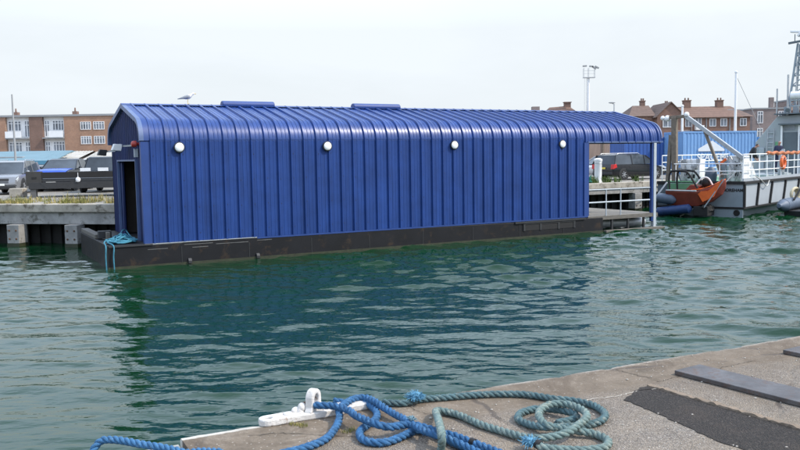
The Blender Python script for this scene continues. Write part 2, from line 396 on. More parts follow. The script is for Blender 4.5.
# ------------------------------------------------------------------ light
SUN_AZ, SUN_EL = R(106), R(46)
def make_light():
    w = bpy.data.worlds.new('World'); SC.world = w; w.use_nodes = True
    n = w.node_tree.nodes; l = w.node_tree.links; bg = n['Background']
    sky = n.new('ShaderNodeTexSky'); sky.sky_type = 'NISHITA'; sky.sun_disc = False
    sky.sun_elevation = SUN_EL; sky.sun_rotation = SUN_AZ; sky.air_density = 1.2; sky.dust_density = 3.0; sky.ozone_density = 1
    # thin white cloud veil over the blue
    tc = n.new('ShaderNodeTexCoord'); mp = n.new('ShaderNodeMapping'); mp.inputs['Scale'].default_value = (1, 1, 3.2)
    l.new(tc.outputs['Generated'], mp.inputs['Vector'])
    no = n.new('ShaderNodeTexNoise'); no.inputs['Scale'].default_value = 1.7; no.inputs['Detail'].default_value = 7; no.inputs['Roughness'].default_value = .55
    no.inputs['Distortion'].default_value = .3
    l.new(mp.outputs['Vector'], no.inputs['Vector'])
    rp = n.new('ShaderNodeValToRGB'); rp.color_ramp.elements[0].position = .35; rp.color_ramp.elements[0].color = (.80, .80, .80, 1)
    rp.color_ramp.elements[1].position = .65; rp.color_ramp.elements[1].color = (.97, .97, .97, 1)
    l.new(no.outputs['Fac'], rp.inputs['Fac'])
    sp = n.new('ShaderNodeSeparateXYZ'); l.new(tc.outputs['Generated'], sp.inputs[0])
    el = n.new('ShaderNodeMapRange'); el.inputs[1].default_value = .16; el.inputs[2].default_value = .5; el.inputs[3].default_value = 1.0; el.inputs[4].default_value = .7
    l.new(sp.outputs[2], el.inputs[0])
    ml = n.new('ShaderNodeMath'); ml.operation = 'MULTIPLY'; l.new(rp.outputs['Color'], ml.inputs[0]); l.new(el.outputs[0], ml.inputs[1])
    mx = n.new('ShaderNodeMix'); mx.data_type = 'RGBA'; l.new(ml.outputs[0], mx.inputs[0])
    l.new(sky.outputs['Color'], mx.inputs[6]); mx.inputs[7].default_value = (CLOUD * .92, CLOUD * .985, CLOUD * 1.04, 1)
    up = n.new('ShaderNodeMapRange'); up.inputs[1].default_value = .15; up.inputs[2].default_value = .36; up.inputs[3].default_value = 0; up.inputs[4].default_value = 1
    l.new(sp.outputs[2], up.inputs[0])
    br = n.new('ShaderNodeMix'); br.data_type = 'RGBA'; br.blend_type = 'MULTIPLY'; l.new(up.outputs[0], br.inputs[0]); l.new(mx.outputs[2], br.inputs[6]); br.inputs[7].default_value = (1.75, 1.95, 2.28, 1)
    l.new(br.outputs[2], bg.inputs['Color']); bg.inputs['Strength'].default_value = .1
    ld = bpy.data.lights.new('sun', 'SUN'); ld.energy = 3.7; ld.angle = R(.6); ld.color = (1, .91, .78)
    o = bpy.data.objects.new('sun', ld); COL.objects.link(o)
    d = Vector((math.sin(SUN_AZ) * math.cos(SUN_EL), math.cos(SUN_AZ) * math.cos(SUN_EL), math.sin(SUN_EL)))
    o.rotation_euler = d.to_track_quat('Z', 'Y').to_euler(); o.location = d * 60
    v = SC.view_settings; v.view_transform = 'Standard'; v.look = 'None'; v.exposure = 0.05; v.gamma = 1; v.use_curve_mapping = False
    SC.display_settings.display_device = 'sRGB'
    SC.cycles.max_bounces = 8; SC.cycles.caustics_reflective = False; SC.cycles.caustics_refractive = False
    SC.cycles.use_denoising = True; SC.cycles.sample_clamp_indirect = 6
CLOUD = 9.7
make_light()

# ------------------------------------------------------------------ water
def make_water():
    xs = np.concatenate([np.arange(-140, -34, 2.0), np.arange(-34, -14, .16), np.arange(-14, 24, .07), np.arange(24, 50, .2), np.arange(50, 160, 2.0)])
    ys = np.concatenate([np.arange(-70, 1.0, 2.0), np.arange(1.0, 4.4, .3), np.arange(4.4, 14, .055), np.arange(14, 30, .1), np.arange(30, 62, .2), np.arange(62, 200, 2.0)])
    X, Y = np.meshgrid(xs, ys); Z = np.zeros_like(X); DX = np.zeros_like(X); DY = np.zeros_like(X)
    rg = np.random.default_rng(11); N = 120
    lam = .25 * (2.3 / .25) ** rg.random(N); th = R(-98) + rg.normal(0, .52, N); ph = rg.random(N) * 2 * PI
    slope = .0172 * (.55 + .9 * rg.random(N))
    # patches of calmer and livelier water
    patch = 1.0 + .35 * np.sin(X * .21 + 1.1) * np.sin(Y * .27 + .4) + .22 * np.sin(X * .47 + Y * .31)
    patch *= np.clip(.80 + .022 * (X + 4), .5, 1.3)
    patch *= 1 - .5 * np.exp(-(((X + 6.5) / 5) ** 2 + ((Y - 10) / 6) ** 2))
    patch *= 1 + .55 * np.clip((Y - 11) / 14, 0, 1)
    for i in range(N):
        k = 2 * PI / lam[i]; a = slope[i] / k * (1.0 if lam[i] < 1.6 else .7)
        A = k * (X * math.cos(th[i]) + Y * math.sin(th[i])) + ph[i]
        fade = np.clip((Y + 2) / 40, 0, 1) if lam[i] > 99 else 1
        Z += a * np.cos(A) * fade; DX -= .8 * a * math.cos(th[i]) * np.sin(A); DY -= .8 * a * math.sin(th[i]) * np.sin(A)
    flat = np.clip((np.abs(X - 8) - 41) / 4, 0, 1); flat = np.maximum(flat, np.clip((Y - 58) / 4, 0, 1)); flat = np.maximum(flat, np.clip((1.5 - Y) / 2, 0, 1)); patch *= 1 - .97 * flat
    Z *= patch; DX *= patch; DY *= patch; co = np.stack([X + DX, Y + DY, Z], -1).reshape(-1, 3)
    ny, nx = X.shape; idx = np.arange(nx * ny).reshape(ny, nx)
    q = np.stack([idx[:-1, :-1], idx[:-1, 1:], idx[1:, 1:], idx[1:, :-1]], -1).reshape(-1, 4)
    me = bpy.data.meshes.new('water'); me.vertices.add(len(co)); me.vertices.foreach_set('co', co.ravel())
    me.loops.add(q.size); me.loops.foreach_set('vertex_index', q.ravel().astype(np.int32))
    me.polygons.add(len(q)); me.polygons.foreach_set('loop_start', (np.arange(len(q)) * 4).astype(np.int32))
    me.update(calc_edges=True); me.polygons.foreach_set('use_smooth', np.ones(len(q), bool))
    o = bpy.data.objects.new('water', me); COL.objects.link(o); me.materials.append(water_mat()); tag(o, kind='structure')
make_water()
b = MB().box((-300, -60, -3.2), (300, 300, -3.0)).build('harbour_bed', mat('harbour_mud', (.03, .04, .03), .9)); tag(b, kind='structure')

# ------------------------------------------------------------------ near quay
QA = math.atan2(.4465, .8948)                       # direction of the quay edge
QO = Vector((-1.297, 4.628, 0))
def q_local(x, y):                                  # world -> along edge, inwards
    dx, dy = x - QO.x, y - QO.y
    return dx * math.cos(QA) + dy * math.sin(QA), -(-dx * math.sin(QA) + dy * math.cos(QA))
def near_quay():
    root = bpy.data.objects.new('quay_pavement', None)
    # local frame: x along the edge, y inwards => mirror handled by building with y negated in mesh and material using own frame
    def sheet(x0, x1, y0, top, name, m):
        xs = list(np.arange(max(x0, -3), min(x1, 9), .025)); xs = ([x0] if x0 < -3 else []) + xs + ([x1])
        prof = [(0, -2.0), (0, -.035), (.006, -.014), (.02, -.003), (.05, 0), (.12, 0), (.3, 0), (.8, 0), (2, 0), (6, 0), (60, 0)]
        rg = np.random.default_rng(3); j = rg.normal(0, 1, len(xs)); sm = np.convolve(j, np.ones(7) / 7, 'same'); sl = np.convolve(j, np.ones(61) / 61, 'same')
        rings = []
        for i, x in enumerate(xs):
            off = .010 * sm[i] + .05 * sl[i]; chip = .012 * max(0, sm[i] - .3)
            rings.append([(x, y0 + y + (off if k < 6 else 0) * (1 if k else 1), top + z - (chip if 2 <= k <= 4 else 0)) for k, (y, z) in enumerate(prof)])
        b = MB(); b.loft(rings, cap=False, closed=False)
        for r_ in (rings[0], rings[-1]):            # end faces of the slab
            b.add(list(r_) + [(r_[-1][0], r_[-1][1], top - 2)], [tuple(range(len(r_) + 1))])
        o = b.build(name, m, smooth=True, sharp=60)
        o.location = (QO.x, QO.y, 0)
        # local y inwards = -(left normal): rotate by QA and mirror y through geometry
        me = o.data; co = np.empty(len(me.vertices) * 3); me.vertices.foreach_get('co', co); co = co.reshape(-1, 3)
        return o, co
    m = quay_mat()
    for (x0, x1, y0, top, nm) in ((0, 70, 0, 1.6, 'quay_pavement'), (-70, -.004, -.06, 1.545, 'lower_quay_pavement')):
        o, co = sheet(x0, x1, y0, top, nm, m)
        # use a rotated frame in which +y is inwards: rotate by QA then flip via 180 about x is a mirror-free option:
        # x' = along edge, y' = inwards, z' = down  -> geometry z negated, object rotated 180 deg about its x axis
        co[:, 2] *= -1
        o.data.vertices.foreach_set('co', co.ravel()); o.data.update()
        bm = bmesh.new(); bm.from_mesh(o.data); bmesh.ops.recalc_face_normals(bm, faces=bm.faces)
        top_f = [f for f in bm.faces if abs(f.normal.z) > .9]
        if top_f and sum(f.normal.z for f in top_f) > 0: bmesh.ops.reverse_faces(bm, faces=bm.faces)
        bm.to_mesh(o.data); bm.free()
        o.rotation_euler = (PI, 0, QA); tag(o, kind='structure')
near_quay()

def ragged(pts, step, amp, seed):
    rg = random.Random(seed); out = []
    for i, p in enumerate(pts):
        q = pts[(i + 1) % len(pts)]; n = max(1, int(math.dist(p, q) / step))
        for k in range(n):
            t = k / n; out.append((p[0] + (q[0] - p[0]) * t + rg.uniform(-amp, amp), p[1] + (q[1] - p[1]) * t + rg.uniform(-amp, amp)))
    return out
pt = ragged([(1.44, 5.205), (1.623, 5.472), (1.731, 5.49), (1.995, 5.04), (2.30, 4.545), (2.75, 3.8), (2.4, 3.5), (1.98, 4.02), (1.883, 4.2), (1.746, 4.389), (1.637, 4.716)], .03, .009, 4)
b = MB(); b.v = [(x, y, 1.604) for x, y in pt]; b.f = [tuple(range(len(pt)))]
tag(b.build('tarmac_strip', tarmac_mat()), kind='structure')
# low broken kerb lip along the upper side of the tarmac strip
b = MB(); rg = random.Random(9); P0, P1 = Vector((1.68, 5.505, 0)), Vector((2.74, 3.83, 0)); d = (P1 - P0); nrm = Vector((-d.y, d.x, 0)).normalized()
rings = []
for k in range(90):
    t = k / 89; c = P0 + d * t; w = .045 + rg.uniform(-.012, .012); h = .016 + rg.uniform(-.006, .006)
    rings.append([tuple(c - nrm * (.006 + rg.uniform(-.005, .005)) + Vector((0, 0, 1.59))), tuple(c + Vector((0, 0, 1.6 + h))), tuple(c + nrm * w + Vector((0, 0, 1.6 + h * .8))), tuple(c + nrm * (w + .035) + Vector((0, 0, 1.59)))])
b.loft(rings); tag(b.build('broken_kerb_lip', mat('worn_kerb', (.2, .155, .115), .95, 0, .35, 7, .8, 60, dirt=(.14, .07, .045), dirt_at=.6)), kind='structure')

# cracks in the concrete
def crack(pts, w, m, seed):
    rg = random.Random(seed); P = [p + Vector((rg.gauss(0, .006), rg.gauss(0, .006), 0)) for p in crom([(x, y, 1.604) for x, y in pts], .02)]; rings = []
    for i, p in enumerate(P):
        t = (P[min(i + 1, len(P) - 1)] - P[max(i - 1, 0)]).normalized(); n = Vector((-t.y, t.x, 0)) * w * rg.uniform(.3, 1.2); rings.append([p - n, p + n])
    tag(MB().loft(rings, cap=False, closed=False).build('concrete_crack', m), kind='structure')
MC = mat('crack_dirt', (.035, .028, .02), .95); ML = mat('crack_lime', (.46, .42, .36), .95)
crack([(1.0, 5.08), (1.222, 5.217), (1.42, 5.29), (1.602, 5.402), (1.75, 5.441)], .004, ML, 1)
crack([(1.52, 6.05), (1.60, 5.93), (1.649, 5.86), (1.739, 5.746), (1.78, 5.717)], .0035, MC, 2)
crack([(1.78, 5.6), (1.95, 5.72), (2.2, 5.86), (2.7, 6.15)], .003, MC, 3)
crack([(-.9, 4.62), (-.7, 4.66), (-.4, 4.60), (-.2, 4.56)], .003, MC, 4)
crack([(-.02, 5.3), (.05, 5.12), (.12, 5.0), (.3, 4.9)], .0025, MC, 5)

# steel plates
pm = plate_mat()
def plate(name, a, bdir, length, width, label):
    o = thing(name, label, 'steel plate', (a[0], a[1], 1.6), bdir); return o
def steel_plate(corners, label):
    b = MB(); c = [Vector((x, y, 0)) for x, y in corners]; o0 = c[0]
    b.prism([((p - o0).x, (p - o0).y) for p in c], 'z', .002, .034)
    o = b.build('steel_plate', pm, bevel=.004); o.location = (o0.x, o0.y, 1.6); return tag(o, label, 'steel plate', 'rusty steel plates lying on the quay')
steel_plate([(1.965, 5.79), (3.0, 4.19), (3.24, 4.35), (2.205, 5.95)], 'long rusty grey steel plate beside the dark tarmac strip')
steel_plate([(3.01, 6.35), (4.0, 4.82), (4.3, 5.0), (3.31, 6.54)], 'rusty steel plate at the right picture edge, nearest the water')

# mooring bracket -----------------------------------------------------
def holed_plate(outer, holes, z0, z1, mtx=Matrix.Identity(4)):
    bm = bmesh.new()
    def loop(pts): 
        vs = [bm.verts.new((x, y, z0)) for x, y in pts]; return [bm.edges.new((vs[i], vs[(i + 1) % len(vs)])) for i in range(len(vs))]
    es = loop(outer)
    for h in holes: es += loop(h)
    bmesh.ops.triangle_fill(bm, use_beauty=True, use_dissolve=False, edges=es)
    g = bmesh.ops.extrude_face_region(bm, geom=list(bm.faces)); bmesh.ops.translate(bm, vec=(0, 0, z1 - z0), verts=[e for e in g['geom'] if isinstance(e, bmesh.types.BMVert)])
    bmesh.ops.transform(bm, matrix=mtx, verts=bm.verts); bm.verts.index_update()
    b = MB(); b.add([v.co[:] for v in bm.verts], [[v.index for v in f.verts] for f in bm.faces]); bm.free(); return b
def circ(cx, cy, r, n=20, ry=None): return [(cx + r * math.cos(2 * PI * k / n), cy + (ry or r) * math.sin(2 * PI * k / n)) for k in range(n)]
def mooring_bracket():
    # plate runs along the edge; local x along the edge
    root = thing('mooring_bracket', 'white painted iron mooring bracket with eye, bolted to the quay edge', 'mooring fitting', (-.82, 4.83, 1.6), QA + R(2))
    L = .69; out = [( .0 + .055 * math.cos(a), .055 * math.sin(a)) for a in [PI / 2 + PI * k / 10 for k in range(11)]]
    out += [(.22, -.058), (.36, -.07), (.5, -.062), (L, -.055)] + [(L + .055 * math.cos(a), .055 * math.sin(a)) for a in [-PI / 2 + PI * k / 10 for k in range(1, 10)]] + [(L, .055), (.5, .062), (.36, .07), (.22, .058)]
    pl = holed_plate(out, [circ(.005, 0, .026, 18, .022), circ(L - .01, 0, .026, 18, .022)], 0, .042)
    pl.build('base_plate', M['cast_white'], root, bevel=.008)
    h = MB().lathe((.005, 0, .003), (0, 0, 1), [(0, .02), (.006, .02), (.014, .012)], 8); h.lathe((L - .01, 0, .003), (0, 0, 1), [(0, .02), (.006, .02), (.014, .012)], 8)
    h.each('rusty_bolt', M['rust'], root)
    # upright eye, elongated ring standing across the plate
    eye = [(.058 * math.cos(a), .078 + .058 * math.sin(a)) for a in [PI * k / 14 for k in range(15)]] + [(-.058, .03), (-.075, 0), (.075, 0), (.058, .03)]
    mtx = Matrix.Translation((.30, .0, .04)) @ Matrix.Rotation(R(38), 4, 'Z') @ Matrix.Rotation(R(90), 4, 'X')
    holed_plate(eye, [circ(0, .072, .026, 18, .034)], -.026, .026, mtx).build('eye', M['cast_white'], root, bevel=.008)
    # side lug with pin
    lug = MB().ball((.225, .005, .068), (.026, .026, .03)); lug.lathe((.215, .005, .02), (0, 0, 1), [(0, .034), (.03, .022), (.05, .018)], 12)
    lug.build('lug', M['cast_white'], root, smooth=True)
    MB().lathe((.215, .01, .085), (1, .25, 0), [(0, .011), (.10, .011)], 10).build('pin', M['rust'], root, smooth=True)
    st = MB().prism([(.34, .04), (.34, .085), (.37, .075), (.43, .045), (.46, .04)], 'y', -.022, .022); st.build('stay', M['cast_white'], root, bevel=.008)
    nub = MB().ball((.13, 0, .044), (.03, .028, .012)); nub.ball((.19, .02, .05), (.03, .02, .022)); nub.each('weld_boss', M['cast_white'], root, smooth=True)
mooring_bracket()

# ropes ----------------------------------------------------------------
def rope_mesh(b, pts, r, pitch=.125, strands=3, step=.011, n=7):
    P = crom(pts, step); Ns = []; N = None
    for i, p in enumerate(P):
        t = (P[min(i + 1, len(P) - 1)] - P[max(i - 1, 0)]).normalized()
        if N is None: N = t.cross(Vector((0, 0, 1))).normalized()
        N = (N - t * N.dot(t)).normalized(); Ns.append((N.copy(), t.cross(N)))
    s = 0; ang = []
    for i in range(len(P)):
        if i: s += (P[i] - P[i - 1]).length
        ang.append(s / pitch * 2 * PI)
    for k in range(strands):
        path = [p + (Nn * math.cos(a + 2 * PI * k / strands) + B * math.sin(a + 2 * PI * k / strands)) * r * .50 for p, (Nn, B), a in zip(P, Ns, ang)]
        rr = r * .56; rad = [rr] * len(path); b.tube(path, rad, n)
    return b
def fuzz(pts, r, n, seed):
    rg = random.Random(seed); P = crom(pts, .01); b = MB()
    for _ in range(n):
        i = rg.randrange(1, len(P) - 1); t = (P[i + 1] - P[i - 1]).normalized()
        d = Vector((rg.gauss(0, 1), rg.gauss(0, 1), rg.gauss(.3, 1))); d = (d - t * d.dot(t)).normalized()
        a = P[i] + d * r * .9; e = a + d * rg.uniform(.003, .016) + t * rg.uniform(-.02, .02); w = t * .0011
        b.add([a - w, a + w, e], [(0, 1, 2)])
    return b
def tuft(c, r, n, seed, flat=.7):
    rg = random.Random(seed); b = MB()
    b.ball(c, (r * .6, r * .6, r * .5), 10, 7)
    for _ in range(n):
        th = rg.uniform(0, 2 * PI); ph = math.acos(rg.uniform(-.4, 1)); d = Vector((math.sin(ph) * math.cos(th), math.sin(ph) * math.sin(th), math.cos(ph) * flat))
        p0 = Vector(c) + d * r * .35; p2 = Vector(c) + d * r * rg.uniform(.75, 1.15) + Vector((rg.uniform(-1, 1), rg.uniform(-1, 1), rg.uniform(-1, .4))) * r * .3
        p1 = (p0 + p2) / 2 + Vector((rg.uniform(-1, 1), rg.uniform(-1, 1), rg.uniform(-1, 1))) * r * .15
        b.tube([p0, p1, p2], [.0035, .003, .0015], 4)
    return b
def lay(xy, zs):
    """xy list with heights above the quay (single value or per-point list)"""
    zs = zs if hasattr(zs, '__len__') else [zs] * len(xy)
    return [(x, y, 1.6 + max(.022, z - .011 - .22 * max(0, z - .04))) for (x, y), z in zip(xy, zs)]
ra = [(-0.746, 4.182), (-0.643, 4.279), (-0.559, 4.337), (-0.441, 4.482), (-0.394, 4.681), (-0.383, 4.82), (-0.394, 4.932), (-0.364, 5.033), (-0.313, 5.139), (-0.243, 5.158), (-0.179, 5.055), (-0.117, 4.954), (-0.048, 4.842), (0.006, 4.753), (0.052, 4.637), (0.125, 4.592), (0.209, 4.532), (0.29, 4.475), (0.372, 4.387), (0.451, 4.304), (0.535, 4.195)]
rb = [(-0.444, 5.164), (-0.352, 5.131), (-0.283, 5.166), (-0.223, 5.109), (-0.167, 4.974), (-0.164, 4.833), (-0.219, 4.705), (-0.25, 4.601), (-0.239, 4.498), (-0.192, 4.43), (-0.107, 4.417), (-0.025, 4.488), (0.05, 4.586), (0.125, 4.611), (0.208, 4.505), (0.284, 4.386), (0.366, 4.259), (0.421, 4.169)]
rc = [(-0.575, 4.945), (-0.495, 4.919), (-0.42, 4.9), (-0.326, 4.814), (-0.285, 4.732), (-0.21, 4.64), (-0.146, 4.567), (-0.075, 4.554), (-0.004, 4.607), (0.051, 4.604), (0.122, 4.475), (0.201, 4.381), (0.279, 4.295), (0.357, 4.211), (0.431, 4.118)]
root = thing('mooring_rope', 'bright blue twisted rope looped through the white mooring bracket', 'rope', (-.1, 4.8, 1.6))
def rooted(b, root): b.v = [(x - root.location.x, y - root.location.y, z - root.location.z) for x, y, z in b.v]; return b
r0 = .0225
za = [0.034, 0.034, 0.034, 0.034, 0.039, 0.06, 0.075, 0.075, 0.075, 0.075, 0.085, 0.07, 0.06, 0.06, 0.07, 0.06, 0.05, 0.045, 0.04, 0.035, 0.035]
zb = [0.05, 0.045, 0.04, 0.04, 0.036, 0.034, 0.034, 0.034, 0.034, 0.034, 0.034, 0.034, 0.034, 0.036, 0.036, 0.036, 0.036, 0.036]
zc = [0.105, 0.11, 0.11, 0.11, 0.105, 0.1, 0.1, 0.085, 0.075, 0.075, 0.085, 0.09, 0.085, 0.07, 0.06]
b = MB(); rope_mesh(b, lay(ra, za), r0); rope_mesh(b, lay(rb, zb), r0); rope_mesh(b, lay(rc, zc), r0)
rooted(b, root).build('rope_strands', M['rope_blue'], root, smooth=True, sharp=0)
b = MB()
for q, zz, sd in ((ra, za, 1), (rb, zb, 2), (rc, zc, 3)):
    f = fuzz(lay(q, zz), r0, 1100, sd); b.add(f.v, f.f)
rooted(b, root).build('loose_fibres', M['rope_blue2'], root)
b = MB()
for q, zz, i in ((ra, za, 18), (rb, zb, 13)):
    a, c = Vector(lay(q, zz)[i]), Vector(lay(q, zz)[i + 1]); b.tube([a, a + (c - a).normalized() * .03], .025, 12)
rooted(b, root).each('whipping_tape', M['black'], root, smooth=True)
rooted(tuft(tuple(Vector(lay(ra, za)[14]) + Vector((0, .005, .03))), .03, 40, 3), root).build('frayed_end', mat('dull_fibre', (.12, .2, .24), .9), root)
# blue rope hanging over the lower quay at the left
root = thing('mooring_rope', 'blue twisted rope lying over the lower quay edge at bottom left', 'rope', (-1.5, 4.5, 1.545))
xy = [(-1.87, 4.60), (-1.80, 4.68), (-1.70, 4.66), (-1.514, 4.575), (-1.346, 4.50), (-1.207, 4.42), (-1.12, 4.37), (-.98, 4.27)]
b = MB(); rope_mesh(b, [(x, y, 1.545 + z) for (x, y), z in zip(xy, [-.16, .0, .034, .036, .036, .036, .06, .092])], r0)
rooted(b, root).build('rope_strands', M['rope_blue2'], root, smooth=True, sharp=0)
# teal rope coil
T = [(-0.127, 5.156), (0.008, 5.138), (0.112, 5.211), (0.312, 5.256), (0.48, 5.292), (0.646, 5.305), (0.82, 5.282), (0.974, 5.184), (1.109, 5.122), (1.201, 5.021), (1.229, 4.858), (1.172, 4.728), (1.06, 4.651), (0.932, 4.591), (0.812, 4.568), (0.729, 4.695), (0.69, 4.789), (0.716, 4.885), (0.767, 4.942), (0.841, 4.978), (0.935, 4.912), (1.016, 4.826), (1.041, 4.779), (1.006, 4.754), (0.899, 4.695)]
T2 = [(0.188, 4.113), (0.202, 4.287), (0.204, 4.23), (0.204, 4.647), (0.204, 4.92), (0.267, 4.941), (0.358, 4.854), (0.453, 4.699), (0.556, 4.584), (0.649, 4.472), (0.731, 4.407), (0.827, 4.406), (0.914, 4.431), (0.99, 4.519), (1.07, 4.646), (1.069, 4.766), (1.003, 4.865), (0.906, 4.871), (0.829, 4.795), (0.799, 4.691), (0.819, 4.573), (0.898, 4.567), (1.0, 4.51), (1.085, 4.487), (1.128, 4.393), (1.087, 4.292), (0.991, 4.251), (0.895, 4.256), (0.754, 4.268), (0.721, 4.299)]
root = thing('mooring_rope', 'dark teal twisted rope with frayed pale blue knot, running along the quay edge', 'rope', (.6, 5.0, 1.6))
zT = [.034] * 11 + [.034, .034, .05, .06, .034] + [.034] * 4 + [.05, .06, .05, .034, .034]
b = MB(); rope_mesh(b, lay(T, zT), r0, .125); rooted(b, root).build('rope_strands', M['rope_teal'], root, smooth=True, sharp=0)
rooted(fuzz(lay(T, zT), r0, 1600, 6), root).build('loose_fibres', M['rope_grey'], root)
rooted(tuft((.085, 5.17, 1.655), .062, 150, 8), root).build('frayed_knot', M['tuft'], root)
root = thing('mooring_rope', 'faded green rope coiled in rings with a doubled over end', 'rope', (.8, 4.6, 1.6))
z2 = [.034, .034, .16, .10, .05, .036, .034, .034, .034, .04, .05, .06, .08, .09, .10, .105, .11, .11, .10, .09, .075, .05, .05, .036, .034, .034, .034, .034, .045, .06]
b = MB(); rope_mesh(b, lay(T2, z2), r0, .12); rooted(b, root).build('rope_strands', M['rope_grey'], root, smooth=True, sharp=0)
rooted(fuzz(lay(T2, z2), r0, 2600, 7), root).build('loose_fibres', M['rope_grey'], root)
p = [Vector(q) for q in lay(T2, z2)[-2:]]; b = MB().tube([p[0] * .45 + p[1] * .55, p[1] + (p[1] - p[0]) * .1], .026, 12); rooted(b, root).build('whipping_tape', M['black'], root, smooth=True)
rooted(tuft((T2[-1][0] - .035, T2[-1][1] + .03, 1.645), .055, 110, 5), root).build('frayed_end', M['tuft'], root)

# small weeds in the quay joints
def blades(b, c, n, h, spread, rg, w=.006):
    for _ in range(n):
        a = rg.uniform(0, 2 * PI); r = spread * math.sqrt(rg.random()); x, y = c[0] + r * math.cos(a), c[1] + r * math.sin(a); hh = h * rg.uniform(.4, 1.1)
        l = rg.uniform(0, 2 * PI); dx, dy = math.cos(l) * hh * .45, math.sin(l) * hh * .45; px, py = -math.sin(l) * w, math.cos(l) * w
        b.add([(x - px, y - py, c[2]), (x + px, y + py, c[2]), (x + dx * .4 + px * .7, y + dy * .4 + py * .7, c[2] + hh * .65), (x + dx * .4 - px * .7, y + dy * .4 - py * .7, c[2] + hh * .65), (x + dx, y + dy, c[2] + hh)], [(0, 1, 2, 3), (3, 2, 4)])
M['weed'] = mat('dry_weeds', (.17, .17, .045), .9, 0, .5, 1.5, dirt=(.38, .30, .12), dirt_at=.48)
M['weed_g'] = mat('green_weeds', (.07, .12, .025), .9, 0, .4, 3)
rg = random.Random(2); b = MB()
for (x, y) in ((-.62, 4.80), (-.6, 4.78), (-.66, 4.81), (-.30, 4.70), (-.33, 4.66)): blades(b, (x, y, 1.6), 45, .022, .03, rg, .0016)
tag(b.build('moss', M['weed']), kind='stuff')
# loose stones and chips on the concrete
b = MB(); rg = random.Random(12)
for _ in range(420):
    x, y = rg.uniform(-.6, 4.2), rg.uniform(3.9, 6.6); lx, ly = q_local(x, y)
    if ly < .06: continue
    r = rg.uniform(.002, .007) * (1.5 if rg.random() < .1 else 1); b.ball((x, y, 1.6 + r * .5), (r * rg.uniform(.7, 1.4), r * rg.uniform(.7, 1.4), r * .7), 6, 4)
tag(b.build('loose_gravel', mat('gravel_chips', (.38, .35, .31), .9, 0, .4, 40)), kind='stuff')

# ------------------------------------------------------------------ boathouse
BA = R(28.85); BO = (-8.65, 24.03, 0)
U0_, U1_, UR, W = 1.07, 18.58, 22.25, 5.5
ZB, ZC, RC, SL = .70, 3.78, .75, R(14)
def shed_profile(z0=ZC):
    """(v, z, nv, nz) over the roof from the front curve start to the ridge"""
    p = []
    for k in range(11):
        a = (PI / 2 - SL) * k / 10; p.append((RC * (1 - math.cos(a)), ZC + RC * math.sin(a), -math.cos(a), math.sin(a)))
    v0, z0_ = p[-1][:2]
    for t in (.25, .5, .75, 1): p.append((v0 + (W / 2 - v0) * t, z0_ + (W / 2 - v0) * t * math.tan(SL), -math.sin(SL), math.cos(SL)))
    return p
RIB = [(0, 0), (.018, .062), (.064, .062), (.082, 0), (.18, 0), (.195, .008), (.215, .008), (.23, 0), (.31, 0), (.325, .008), (.345, .008), (.36, 0)]
def ribbed_us(u0, u1, pitch=.45):
    out = []; u = u0
    while u < u1:
        for d, h in RIB:
            if u + d < u1: out.append((u + d, h))
        u += pitch
    return out + [(u1, 0)]
